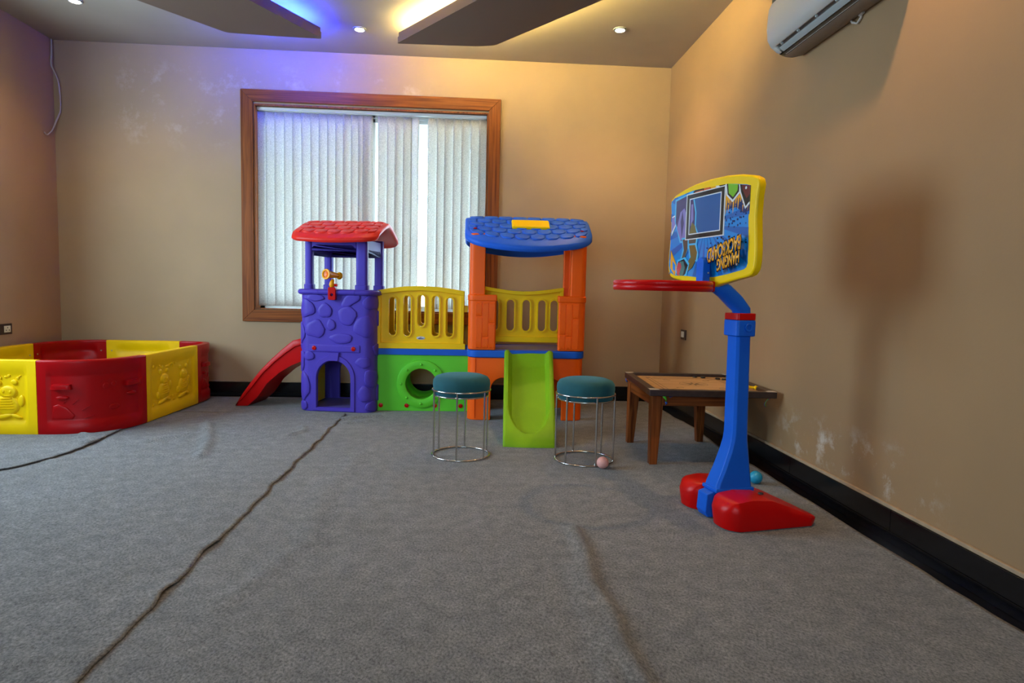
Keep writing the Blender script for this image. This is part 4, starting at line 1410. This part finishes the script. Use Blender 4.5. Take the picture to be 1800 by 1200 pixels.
for k, (x, y, lab) in enumerate(((.10, .32, 'leftmost of the black carrom coins by the far rail of the carrom board'), (.148, .30, 'second black carrom coin from the left, by the far rail of the carrom board'), (.228, .243, 'third black carrom coin from the left on the carrom board'), (.262, .222, 'rightmost black carrom coin, beside the blue basketball post'))):
    bm = new(); lathe(bm, [(0, .0), (.015, 0), (.016, .002), (.016, .007), (.014, .009), (.010, .0082), (0, .0082)], 20)
    p_ = CM @ Vector((x, y, .0188))
    tag(obj('carrom_coin', bm, M_coinb, None, origin=tuple(p_), local=True), lab, 'game piece', 'black carrom coins')
bm = new(); pts = [(-.03, 0, .011), (-.02, 0, .011), (-.012, 0, .011), (.012, 0, .011), (.02, 0, .011), (.03, 0, .011)]
tube(bm, pts, [.008, .0135, .008, .007, .0135, .008], 14)
p_ = CM @ Vector((.292, -.185, .018 + .0025))
o = tag(obj('toy_dumbbell', bm, M_yellow, None, origin=tuple(p_), local=True), 'tiny yellow toy dumbbell beside the right rail of the carrom board', 'toy'); o.rotation_euler = (0, 0, radians(-25))

# ribbons knotted under the board
def ribbon(name, label, curves, loc):
    t = thing(name, label, 'ribbon', loc, group='green and blue ribbons tied under the carrom board')
    for nm, m, pts, w in curves:
        bm = new(); R = []
        P = [Vector(loc) + Vector(p) for p in pts]
        for i, p_ in enumerate(P):
            tw = i * .5
            wv = Vector((cos(tw), .35 * sin(tw), .2)) * w
            R.append((bm.verts.new(p_ - wv), bm.verts.new(p_ + wv)))
        for a, b in zip(R[:-1], R[1:]): bm.faces.new((a[0], a[1], b[1], b[0]))
        oo = obj(nm, bm, m, t, sharp=0); s = oo.modifiers.new('solid', 'SOLIDIFY'); s.thickness = .0012
    return t


ribbon('ribbon', 'green and blue ribbon scraps hanging under the near left corner of the carrom board',
       [('green_strip', M_ribg, [(0, 0, 0), (.006, -.004, -.012), (.016, -.004, -.025), (.019, 0, -.042)], .010),
        ('blue_strip', M_ribb, [(.045, 0, .0), (.052, -.004, -.009), (.040, -.004, -.014), (.032, 0, -.004)], .006),
        ('blue_tail', M_ribb, [(.016, 0, -.04), (.020, -.002, -.050), (.014, 0, -.058)], .006)], (1.105, 3.58, .4195))
ribbon('ribbon', 'curly green and blue ribbon dangling under the near right corner of the carrom board',
       [('green_strip', M_ribg, [(.02, 0, 0), (.0, -.003, -.006), (-.012, -.003, -.02), (-.014, 0, -.038), (-.008, 0, -.048)], .0035),
        ('blue_strip', M_ribb, [(.014, 0, -.003), (-.004, -.003, -.012), (-.018, -.003, -.026), (-.020, 0, -.042), (-.012, 0, -.052)], .003)], (1.685, 3.515, .4195))
ribbon('ribbon', 'blue ribbon knot at the far left corner of the carrom board',
       [('blue_strip', M_ribb, [(0, 0, 0), (-.004, -.003, -.012), (.003, -.003, -.024)], .009)], (1.062, 4.262, .4195))

# ------------------------------------------------------------------ basketball stand
BA = radians(12)
BS = thing('basketball_stand', 'toy basketball hoop on a blue post with a red base and yellow backboard', 'basketball hoop', (1.06, 2.78, 0))
# local frame: x = backwards (towards the wall), y = away from the camera side is -s, so s = -y
BM = Matrix.Translation((1.06, 2.78, 0)) @ Matrix.Rotation(BA, 4, 'Z')
BXZ = BM @ XZ(0)                                     # profile in (a,z), extruded along local y


def base_top(a, s):
    z = interp([(-.01, .112), (.02, .122), (.10, .130), (.20, .122), (.30, .085), (.42, .040), (.46, .028)], a)
    return z


def lobe(s0, s1, front):
    """red base body between two s values"""
    bm = new(); NA, NS = 30, 14; T = []; Bq = []
    for i in range(NA + 1):
        t_ = i / NA; rowT = []; rowB = []
        for j in range(NS + 1):
            q = -1 + 2 * j / NS
            # superellipse-like plan rounding
            a = front + (.445 - front) * t_
            e = 2 * abs(t_ - .5)
            sh = 1 - .10 * max(0, (e - .75) / .25) ** 2
            s = (s0 + s1) / 2 + (s1 - s0) / 2 * q * sh
            f = 1 - .0 * q
            aa = a
            if t_ < .2: aa += .035 * abs(q) ** 3 * (1 - t_ / .2)
            if t_ > .85: aa -= .030 * abs(q) ** 4 * (t_ - .85) / .15
            rr = min(1, (1 - abs(q)) / (.07 if s1 - s0 > .3 else .13), t_ / .055 + .0, (1 - t_) / .05)
            k = sqrt(max(0, 1 - (1 - rr) ** 2)) if rr < 1 else 1
            z = .022 + (base_top(a, s) - .022) * (.62 + .38 * k) * 1.0
            z += .003 * cos(q * pi / 2) * (1 if t_ > .1 else t_ / .1)
            rowT.append(bm.verts.new(BM @ Vector((aa, -s, z))))
            rowB.append(bm.verts.new(BM @ Vector((aa + .012 * (1 if t_ < .05 else 0) - .008 * (t_ > .95), -(s * .985 + .015 * (s0 + s1) / 2), .004))))
        T.append(rowT); Bq.append(rowB)
    for G in (T, Bq):
        for A, B in zip(G[:-1], G[1:]):
            for j in range(NS): bm.faces.new((A[j], A[j + 1], B[j + 1], B[j]))
    def loop(G): return list(G[0]) + [G[i][NS] for i in range(1, NA + 1)] + G[NA][:-1][::-1] + [G[i][0] for i in range(NA - 1, 0, -1)]
    la, lb = loop(T), loop(Bq); n = len(la)
    for i in range(n): bm.faces.new((la[i], la[(i + 1) % n], lb[(i + 1) % n], lb[i]))
    return bm


rb = obj('red_base', lobe(-.225, .225, .075), M_bred, BS, sharp=60)
bm = lobe(.045, .225, -.02); obj('front_lobe', bm, M_bred, rb, sharp=60)
bm = lobe(-.225, -.055, -.02); obj('front_lobe', bm, M_bred, rb, sharp=60)
bm = new(); lathe(bm, [(0, .001), (.010, .0005), (.012, -.004)], 14, BM @ Matrix.Translation((.20, -.13, .1335)), cap=False); obj('filler_cap', bm, M_dark, rb)

# post: front tongue to the floor, flared foot, straight shaft, collar
bm = new(); secs = []
for z, a0, a1, hw in ((.118, .030, .218, .056), (.150, .036, .214, .053), (.22, .066, .205, .050), (.30, .094, .196, .047), (.345, .106, .190, .0455), (.38, .110, .188, .045), (.60, .108, .183, .0445), (.80, .106, .179, .0435), (.812, .104, .180, .0445)):
    c = .012; y0_, y1_ = -hw, hw
    secs.append([BM @ Vector(p) for p in ((a0 + c, y0_, z), (a1 - c, y0_, z), (a1, y0_ + c, z), (a1, y1_ - c, z), (a1 - c, y1_, z), (a0 + c, y1_, z), (a0, y1_ - c, z), (a0, y0_ + c, z))])
loft(bm, secs); po = obj('post', bm, M_bblue, BS, bevel=.004, seg=2)
bm = new()
prism(bm, [(.030, .120), (-.004, .108), (-.010, .03), (.004, .004), (.06, .003), (.07, .118)], -.036, .040, BXZ)
box(bm, .026, .221, -.058, .058, .118, .136, BM)
obj('foot_tongue', bm, M_bblue, po, bevel=.005)
bm = new(); prism(bm, rrect(.094, .192, -.056, .056, .016, 4), .812, .884, BM)
cl = obj('collar', bm, M_bblue, BS, bevel=.006)
bm = new(); lathe(bm, [(.010, .0045), (.013, .006), (.017, .006), (.019, .004), (.019, -.002)], 24, BM @ Matrix.Translation((.148, -.0575, .852)) @ Matrix.Rotation(pi / 2, 4, 'X'), cap=False)
lathe(bm, [(0, .001), (.011, .0015)], 20, BM @ Matrix.Translation((.148, -.0575, .852)) @ Matrix.Rotation(pi / 2, 4, 'X'), cap=False)
obj('lock_button', bm, M_bblue, cl)
bm = new(); prism(bm, rrect(.096, .190, -.054, .054, .012, 3), .884, .914, BM); obj('red_clamp', bm, M_bred, BS, bevel=.003)

# arm that leans forward and ends in front of the board
bm = new(); secs = []
for a, z, ha, hs, tilt in ((.150, .900, .034, .036, 0), (.146, .930, .036, .036, .25), (.110, .965, .036, .035, .75), (.055, 1.010, .034, .034, .85), (.004, 1.040, .032, .032, .75), (-.016, 1.052, .024, .028, .5)):
    ring = []
    for k in range(16):
        t_ = 2 * pi * k / 16; x_ = ha * (abs(cos(t_)) ** .7) * (1 if cos(t_) > 0 else -1); y_ = hs * (abs(sin(t_)) ** .7) * (1 if sin(t_) > 0 else -1)
        ring.append(BM @ Vector((a + x_ * cos(tilt), y_, z + x_ * sin(tilt))))
    secs.append(ring)
loft(bm, secs); am = obj('arm', bm, M_bblue, BS, sharp=50)
bm = new(); prism(bm, rrect(-.027, .027, 1.012, 1.152, (.024, .024, .004, .004), 6), -.072, -.036, BM @ Matrix(((0, 0, 1, 0), (-1, 0, 0, 0), (0, 1, 0, 0), (0, 0, 0, 1))))
obj('hook', bm, M_bblue, am, bevel=.006, seg=3)

# backboard (plane across the stand); board coordinates (s, z)
def board_fn(s, z, off):  # off towards the hoop
    return BM @ Vector((-.026 - off, -s, z))


SCX = -.026
out_half = [(0, 1.022), (.05, 1.024), (.10, 1.034), (.20, 1.052), (.29, 1.066), (.315, 1.074), (.334, 1.094), (.340, 1.13), (.340, 1.18), (.328, 1.30), (.332, 1.38), (.340, 1.425), (.332, 1.447), (.300, 1.462), (.22, 1.478), (.12, 1.490), (0, 1.494)]
outl = [(SCX + s, z) for s, z in out_half] + [(SCX - s, z) for s, z in out_half[1:-1]][::-1]
BFm = BM @ Matrix(((0, 0, 1, 0), (-1, 0, 0, 0), (0, 1, 0, 0), (0, 0, 0, 1)))   # (s,z,h)->(a=h, y=-s, z)
bm = new(); prism(bm, outl, -.022, .014, BFm)
bd = obj('backboard', bm, M_byel, BS, bevel=.010, seg=3)
# picture on the front
cols = {}
def gm(n, r, g, b):
    cols[n] = mat('print_' + n, lin(r, g, b), .22, coat=.5); return cols[n]
for n, c in dict(blue=(10, 128, 206), dblue=(6, 92, 172), navy=(8, 40, 100), panel=(16, 84, 150), sky=(70, 180, 225), black=(14, 12, 14), white=(225, 222, 222), amber=(240, 164, 20), lilac=(128, 108, 176), violet=(60, 40, 96), grey=(78, 72, 58), khaki=(116, 96, 40), red=(206, 70, 74), teal=(70, 110, 104), lime=(116, 182, 30), maroon=(106, 30, 30), rust=(214, 92, 40)).items(): gm(n, *c)
order = list(cols); MI = {n: i for i, n in enumerate(order)}
gx0, gx1 = SCX - .300, SCX + .300
ghalf = [(0, 1.068), (.06, 1.068), (.16, 1.079), (.27, 1.096), (.285, 1.104), (.292, 1.12), (.290, 1.20), (.282, 1.30), (.284, 1.38), (.288, 1.424), (.26, 1.432), (.14, 1.452), (0, 1.458)]
gleft = [(-.14, 1.462), (-.30, 1.448), (-.326, 1.436), (-.330, 1.42), (-.322, 1.38), (-.318, 1.30), (-.326, 1.20), (-.328, 1.13), (-.315, 1.095), (-.27, 1.080), (-.16, 1.076), (-.06, 1.068)]
gout = [(SCX + s, z) for s, z in ghalf] + [(SCX + s, z) for s, z in gleft]
bm = new()
layer = [0]
def clip(poly):
    """Sutherland-Hodgman against the (nearly convex) picture outline, using its convex version"""
    cl_ = [(SCX + s, z) for s, z in ((0, 1.068), (.16, 1.079), (.285, 1.104), (.288, 1.424), (.14, 1.452), (0, 1.458), (-.14, 1.462), (-.30, 1.448), (-.324, 1.43), (-.324, 1.13), (-.27, 1.080), (-.16, 1.076))]
    out = poly
    for i in range(len(cl_)):
        a = cl_[i]; b = cl_[(i + 1) % len(cl_)]
        ins = lambda p: (b[0] - a[0]) * (p[1] - a[1]) - (b[1] - a[1]) * (p[0] - a[0]) >= -1e-9
        inp = out; out = []
        for j in range(len(inp)):
            p_, q_ = inp[j - 1], inp[j]
            if ins(q_) != ins(p_):
                d1_ = (b[0] - a[0]) * (p_[1] - a[1]) - (b[1] - a[1]) * (p_[0] - a[0]); d2_ = (b[0] - a[0]) * (q_[1] - a[1]) - (b[1] - a[1]) * (q_[0] - a[0])
                t_ = d1_ / (d1_ - d2_); out.append((p_[0] + (q_[0] - p_[0]) * t_, p_[1] + (q_[1] - p_[1]) * t_))
            if ins(q_): out.append(q_)
        if len(out) < 3: return []
    return out
def shp(poly, c, k=1, doclip=True):
    if doclip: poly = clip(poly)
    if len(poly) < 3: return
    layer[0] += 1
    h = .0222 + .0004 + layer[0] * .000022
    try: prism(bm, poly, -h, -.0215, BFm, MI[c])
    except ValueError: pass
shp(gout, 'blue', doclip=False)
cx_, cz_ = SCX - .02, 1.30
for k in range(22):
    a = k * 2 * pi / 22 + .1
    shp([(cx_ + .05 * cos(a), cz_ + .05 * sin(a)), (cx_ + .6 * cos(a - .065), cz_ + .6 * sin(a - .065)), (cx_ + .6 * cos(a + .065), cz_ + .6 * sin(a + .065))], 'dblue')
# amber splash at the top right, lower left
rnd = random.Random(5)
spl = [(SCX + .0, 1.46), (SCX + .30, 1.46), (SCX + .30, 1.375)]
x = .29
while x > .0:
    spl.append((SCX + x, 1.375 + .03 * rnd.random() + .03 * (1 - x / .3))); spl.append((SCX + x - .010, 1.335 + .03 * rnd.random() + .05 * (1 - x / .3))); x -= .021
shp([p_ for p_ in [(SCX + .31, 1.33), (SCX + .31, 1.395), (SCX + .10, 1.42), (SCX + .07, 1.37), (SCX + .13, 1.345), (SCX + .2, 1.35), (SCX + .25, 1.32)]], 'navy')
# comb of separate convex drips
shp([(SCX - .0, 1.47), (SCX + .31, 1.47), (SCX + .31, 1.385), (SCX + .12, 1.385), (SCX + .0, 1.42)][::-1] if False else [(SCX + .31, 1.385), (SCX + .31, 1.47), (SCX + .0, 1.47), (SCX + .0, 1.425), (SCX + .12, 1.385)], 'amber')
for k in range(13):
    x = .09 + k * .0165; l = .02 + .045 * rnd.random()
    shp([(SCX + x, 1.392), (SCX + x + .004, 1.39 - l), (SCX + x + .012, 1.392 - l * .3), (SCX + x + .014, 1.392)], 'amber')
for k in range(60):
    x = SCX + rnd.uniform(.06, .28); z = rnd.uniform(1.27, 1.37); r_ = rnd.uniform(.0015, .005)
    shp(circle(x, z, r_, 6), 'navy')
for k in range(26):
    x = SCX + rnd.uniform(.0, .28); z = rnd.uniform(1.19, 1.235); r_ = rnd.uniform(.0015, .005)
    shp(circle(x, z, r_, 6), 'black')
# shards at the top right
shp([(SCX + .02, 1.47), (SCX + .10, 1.425), (SCX + .155, 1.46), (SCX + .15, 1.48)], 'white')
shp([(SCX + .04, 1.47), (SCX + .11, 1.435), (SCX + .14, 1.47)], 'black')
shp([(SCX + .115, 1.47), (SCX + .130, 1.405), (SCX + .175, 1.372), (SCX + .225, 1.405), (SCX + .225, 1.47)], 'white')
shp([(SCX + .125, 1.47), (SCX + .138, 1.408), (SCX + .176, 1.382), (SCX + .216, 1.41), (SCX + .218, 1.47)], 'black')
shp([(SCX + .135, 1.47), (SCX + .147, 1.412), (SCX + .177, 1.392), (SCX + .206, 1.416), (SCX + .208, 1.47)], 'lime')
shp([(SCX + .205, 1.47), (SCX + .222, 1.405), (SCX + .262, 1.335), (SCX + .30, 1.36), (SCX + .30, 1.47)], 'white')
shp([(SCX + .212, 1.47), (SCX + .229, 1.408), (SCX + .264, 1.345), (SCX + .30, 1.37), (SCX + .30, 1.47)], 'black')
shp([(SCX + .224, 1.47), (SCX + .240, 1.412), (SCX + .268, 1.375), (SCX + .30, 1.40), (SCX + .30, 1.47)], 'maroon')
shp(circle(SCX + .262, 1.418, .006, 10), 'white')
# lower left amber
shp([(SCX - .31, 1.20), (SCX - .255, 1.13), (SCX - .235, 1.06), (SCX - .31, 1.05)], 'amber')
shp([(SCX - .29, 1.15), (SCX - .262, 1.13), (SCX - .262, 1.10), (SCX - .285, 1.11)], 'blue')
# orange shape at the top, above the square
shp([(SCX - .16, 1.435), (SCX - .10, 1.47), (SCX + .02, 1.475), (SCX - .02, 1.43), (SCX - .10, 1.415)][::-1], 'black')
shp([(SCX - .150, 1.432), (SCX - .10, 1.418), (SCX - .03, 1.43), (SCX - .05, 1.455), (SCX - .11, 1.452)], 'rust')
shp([(SCX - .130, 1.428), (SCX - .10, 1.420), (SCX - .05, 1.428), (SCX - .09, 1.440)], 'amber')
shp([(SCX - .045, 1.44), (SCX - .02, 1.432), (SCX + .01, 1.45), (SCX - .01, 1.475), (SCX - .04, 1.47)], 'rust')
# a generic player's shorts, legs and shoe
def blobp(pts, c, halo='sky', g=.010):
    cx = sum(p_[0] for p_ in pts) / len(pts); cz = sum(p_[1] for p_ in pts) / len(pts)
    ar = sum(pts[i][0] * pts[(i + 1) % len(pts)][1] - pts[(i + 1) % len(pts)][0] * pts[i][1] for i in range(len(pts)))
    if ar < 0: pts = pts[::-1]
    P = [(SCX + a, b) for a, b in pts]
    if halo:
        shp([(x + (x - SCX - cx) * 0 + g * (1 if x - SCX > cx else -1), z + g * .8 * (1 if z > cz else -1)) for x, z in P], halo)
    shp(P, c)
blobp([(-.31, 1.36), (-.27, 1.37), (-.255, 1.34), (-.31, 1.27)], 'white', None); blobp([(-.31, 1.355), (-.275, 1.362), (-.262, 1.34), (-.31, 1.285)], 'lilac', None)
blobp([(-.275, 1.33), (-.275, 1.43), (-.14, 1.45), (-.105, 1.36), (-.10, 1.25), (-.15, 1.235), (-.22, 1.24)], 'violet')
blobp([(-.262, 1.30), (-.235, 1.375), (-.20, 1.39), (-.165, 1.34), (-.165, 1.245), (-.225, 1.245)], 'lilac', None)
blobp([(-.17, 1.40), (-.13, 1.44), (-.105, 1.38), (-.115, 1.30), (-.15, 1.28)], 'lilac', None)
blobp([(-.23, 1.33), (-.215, 1.38), (-.20, 1.32), (-.215, 1.25)], 'violet', None)
blobp([(-.155, 1.30), (-.105, 1.33), (-.085, 1.25), (-.095, 1.21), (-.14, 1.21), (-.155, 1.24)], 'grey')
blobp([(-.145, 1.215), (-.095, 1.215), (-.075, 1.18), (-.082, 1.145), (-.130, 1.165)], 'khaki')
blobp([(-.082, 1.15), (-.125, 1.165), (-.175, 1.118), (-.155, 1.096), (-.115, 1.112)], 'khaki', None)
blobp([(-.205, 1.245), (-.160, 1.245), (-.158, 1.20), (-.19, 1.135), (-.215, 1.14), (-.190, 1.195)], 'grey')
blobp([(-.235, 1.145), (-.185, 1.155), (-.148, 1.125), (-.168, 1.085), (-.205, 1.068), (-.25, 1.085)], 'black')
blobp([(-.225, 1.145), (-.19, 1.145), (-.175, 1.115), (-.190, 1.078), (-.215, 1.078), (-.228, 1.11)], 'teal', None)
blobp([(-.240, 1.14), (-.215, 1.138), (-.205, 1.12), (-.222, 1.09), (-.215, 1.075), (-.245, 1.085), (-.25, 1.11)], 'red', None)
# target square: white, black, white, blue
for w_, c_ in ((.153, 'white'), (.147, 'black'), (.126, 'white'), (.120, 'panel')):
    hz = w_ * .68 - (.004 if w_ < .14 else 0)
    shp([(SCX - .030 - w_, 1.345 - hz), (SCX - .030 + w_, 1.345 - hz), (SCX - .030 + w_, 1.345 + hz), (SCX - .030 - w_, 1.345 + hz)], c_)
blobp([(-.148, 1.268), (-.148, 1.42), (-.115, 1.42), (-.095, 1.36), (-.095, 1.30), (-.075, 1.268)], 'sky', None)
blobp([(-.148, 1.268), (-.148, 1.42), (-.125, 1.42), (-.105, 1.36), (-.105, 1.30), (-.085, 1.268)], 'violet', None)
blobp([(-.140, 1.30), (-.140, 1.40), (-.125, 1.40), (-.118, 1.33)], 'lilac', None)
blobp([(-.148, 1.268), (-.130, 1.32), (-.100, 1.30), (-.088, 1.268)], 'khaki', None)
obj('picture', bm, [cols[n] for n in order], bd, smooth=False)
# lettering, printed upside down
def text_mesh(body, size, bold=0.0):
    cu = bpy.data.curves.new('txt', 'FONT'); cu.body = body; cu.size = size; cu.align_x = 'LEFT'; cu.offset = bold; cu.extrude = 0; cu.space_character = .92
    o_ = bpy.data.objects.new('txt', cu); C.objects.link(o_)
    dg = bpy.context.evaluated_depsgraph_get(); dg.update()
    me = bpy.data.meshes.new_from_object(o_.evaluated_get(dg))
    bpy.data.objects.remove(o_)
    b = bmesh.new(); b.from_mesh(me)
    return b
def letter(body, size, s_right, z_base, xs, c_mat, bold, off, name, slope=0, zs=1.35):
    b = text_mesh(body, size, bold)
    r_ = bmesh.ops.extrude_face_region(b, geom=list(b.faces))
    for v in r_['geom']:
        if isinstance(v, bmesh.types.BMVert): v.co.z -= .003
    for v in b.verts:
        # turned half round: text x runs from the right edge leftwards, up becomes down
        s = s_right - v.co.x * xs; z = z_base - v.co.y * zs + slope * (v.co.x * xs)
        v.co = board_fn(s, z, .0236 + off + v.co.z * .1)
    return obj(name, b, c_mat, bd, smooth=False)
for body, sr, zb_, size in (('BACKBOARD', .256, 1.190, .056), ('HANGING', .250, 1.128, .047)):
    letter(body, size, sr - SCX * 0, zb_ + .042, .745, cols['black'], .0050, .0008, 'lettering_outline', -.21, 1.42)
    letter(body, size, sr, zb_ + .042, .745, cols['amber'], .0014, .0012, 'lettering', -.21, 1.42)
for s, z in ((SCX - .27, 1.09), (SCX + .06, 1.085), (SCX + .262, 1.115)):
    bm = new(); p_ = board_fn(s, z, .024); lathe(bm, [(0, .003), (.004, .0025), (.005, -.002)], 10, Matrix.Translation(p_) @ Matrix.Rotation(BA, 4, 'Z') @ Matrix.Rotation(-pi / 2, 4, 'Y'), cap=False); obj('screw', bm, M_steel, bd)

# hoop: thick flat red ring with a mounting tab
bm = new(); RR, RWd = .195, .026
ctr = Vector((-.248, 0)); n = 56; rings = []
for i in range(n):
    a = 2 * pi * i / n; c, s = cos(a), sin(a); row = []
    for dr, dz in ((-.5, .2), (-.5, .8), (-.3, 1), (.3, 1), (.5, .85), (.5, .6), (.42, .5), (.5, .4), (.5, .15), (.3, 0), (-.3, 0)):
        r_ = RR + dr * RWd
        row.append(bm.verts.new(BM @ Vector((ctr.x + r_ * c, r_ * s, 1.004 + .042 * dz + .0))))
    rings.append(row)
for A, B in zip(rings, rings[1:] + rings[:1]):
    for k in range(11): bm.faces.new((A[k], A[(k + 1) % 11], B[(k + 1) % 11], B[k]))
hp = obj('hoop', bm, M_bred, BS, sharp=50)
bm = new(); prism(bm, rrect(-.095, -.026, -.062, .062, .012, 3), 1.003, 1.050, BM); obj('hoop_mount', bm, M_bred, hp, bevel=.006)

# ------------------------------------------------------------------ air conditioner
ac = thing('air_conditioner', 'white split air conditioner mounted high on the right wall', 'air conditioner', (XR, 3.05, 2.27))
ay0, ay1 = 2.60, 3.475
pro = [(XR, 2.285), (XR - .06, 2.268), (XR - .115, 2.270), (XR - .150, 2.285), (XR - .185, 2.312), (XR - .203, 2.345), (XR - .210, 2.40), (XR - .205, 2.50), (XR - .190, 2.535), (XR - .165, 2.55), (XR, 2.55)]
YM = Matrix(((1, 0, 0, 0), (0, 0, 1, 0), (0, 1, 0, 0), (0, 0, 0, 1)))
bm = new(); prism(bm, pro, ay0, ay1, YM)
c = new(); prism(c, [(XR - .178, 2.290), (XR - .150, 2.268), (XR - .118, 2.255), (XR - .118, 2.285), (XR - .158, 2.325)], ay0 + .04, ay1 - .045, YM)
bm = cut(bm, [c]); body = obj('body', bm, M_acw, ac, bevel=.008, seg=3)
bm = new(); prism(bm, [(XR - .162, 2.2935), (XR - .152, 2.2855), (XR - .134, 2.2765), (XR - .134, 2.2805), (XR - .150, 2.2915)], ay0 + .05, ay1 - .055, YM)
obj('vane', bm, M_acs, ac, bevel=.001, seg=1)
bm = new(); prism(bm, [(XR - .176, 2.296), (XR - .119, 2.259), (XR - .119, 2.283), (XR - .157, 2.323)][::-1], ay0 + .0405, ay0 + .042, YM)
for k in range(5):
    y_ = ay0 + .1 + k * (ay1 - ay0 - .2) / 4
    lathe(bm, [(0, -.004), (.006, -.004), (.006, .004), (0, .004)], 10, Matrix.Translation((XR - .168, y_, 2.300)) @ Matrix.Rotation(pi / 2, 4, 'X'))
obj('vane_pins', bm, M_acs, ac, bevel=0)
bm = new(); prism(bm, [(XR - .157, 2.326), (XR - .119, 2.2865), (XR - .117, 2.2875), (XR - .155, 2.330)], ay0 + .041, ay1 - .046, YM); obj('outlet', bm, M_acd, ac)
bm = new(); prism(bm, [(XR - .004, 2.2835), (XR - .062, 2.2665), (XR - .108, 2.2685), (XR - .062, 2.2640), (XR - .004, 2.2805)], ay0 + .002, ay1 - .002, YM); obj('underside', bm, M_acu, ac)
bm = new(); box(bm, XR - .188, XR - .03, ay0 + .02, ay1 + .001, 2.535, 2.556); obj('intake_grille', bm, M_acd, ac, bevel=.003)
bm = new()
tube(bm, [(XR - .012, 3.02, 2.285), (XR - .016, 3.00, 2.262), (XR - .012, 2.965, 2.245), (XR - .008, 2.945, 2.262), (XR - .010, 2.935, 2.285)], .005, 8)
tube(bm, [(XR - .012, 2.95, 2.275), (XR - .012, 2.92, 2.276)], .007, 8)
obj('cable_clip', bm, M_wire, ac)

# ------------------------------------------------------------------ small wall things
sw = thing('light_switch', 'small dark framed light switch on the right wall behind the carrom board', 'switch', (XR, 5.205, .658))
bm = new(); box(bm, XR - .010, XR, 5.145, 5.265, .618, .700); obj('plate', bm, M_plate, sw, bevel=.003)
bm = new(); box(bm, XR - .015, XR - .009, 5.178, 5.240, .638, .686); obj('rocker', bm, M_rock, sw, bevel=.002)
sk = thing('power_socket', 'dark framed power socket on the left wall above the play pen', 'socket', (XL, 5.19, .61))
bm = new(); box(bm, XL, XL + .010, 5.10, 5.240, .568, .650); obj('plate', bm, M_plate, sk, bevel=.003)
bm = new(); box(bm, XL + .009, XL + .014, 5.150, 5.218, .584, .634); ot = obj('outlet_face', bm, M_rock, sk, bevel=.002)
bm = new()
for y_, z_ in ((5.184, .620), (5.168, .600), (5.200, .600)): lathe(bm, [(0, 0), (.0045, 0), (.0045, .0008), (0, .0008)], 10, Matrix.Translation((XL + .0142, y_, z_)) @ Matrix.Rotation(pi / 2, 4, 'Y'))
obj('pin_holes', bm, M_dark, ot)
bm = new()
pts = [(XL + .012, D - .03, 2.998), (XL + .012, D - .035, 2.9), (XL + .014, D - .05, 2.79), (XL + .03, D - .045, 2.74), (XL + .055, D - .03, 2.66), (XL + .062, D - .02, 2.56), (XL + .060, D - .014, 2.46), (XL + .05, D - .012, 2.40), (XL + .03, D - .03, 2.33), (XL + .018, D - .06, 2.25), (XL + .012, D - .09, 2.215), (XL + .014, D - .13, 2.19), (XL + .012, D - .16, 2.205)]
def smooth_path(P, k=5):
    out = []
    P = [Vector(p) for p in P]
    for i in range(len(P) - 1):
        a = P[max(i - 1, 0)]; b = P[i]; c = P[i + 1]; d = P[min(i + 2, len(P) - 1)]
        for j in range(k):
            t = j / k
            out.append(.5 * ((2 * b) + (c - a) * t + (2 * a - 5 * b + 4 * c - d) * t * t + (3 * b - a - 3 * c + d) * t ** 3))
    out.append(P[-1]); return out
tube(bm, smooth_path(pts), .005, 8)
tube(bm, smooth_path([(p[0] + .004 + .006 * sin(i), p[1] - .004, p[2]) for i, p in enumerate(pts[:-1])]), .0022, 6)
tag(obj('hanging_cable', bm, M_wire, None, origin=(XL + .02, D - .04, 2.99)), 'thin pale cable dangling from the ceiling in the left back corner', 'cable')
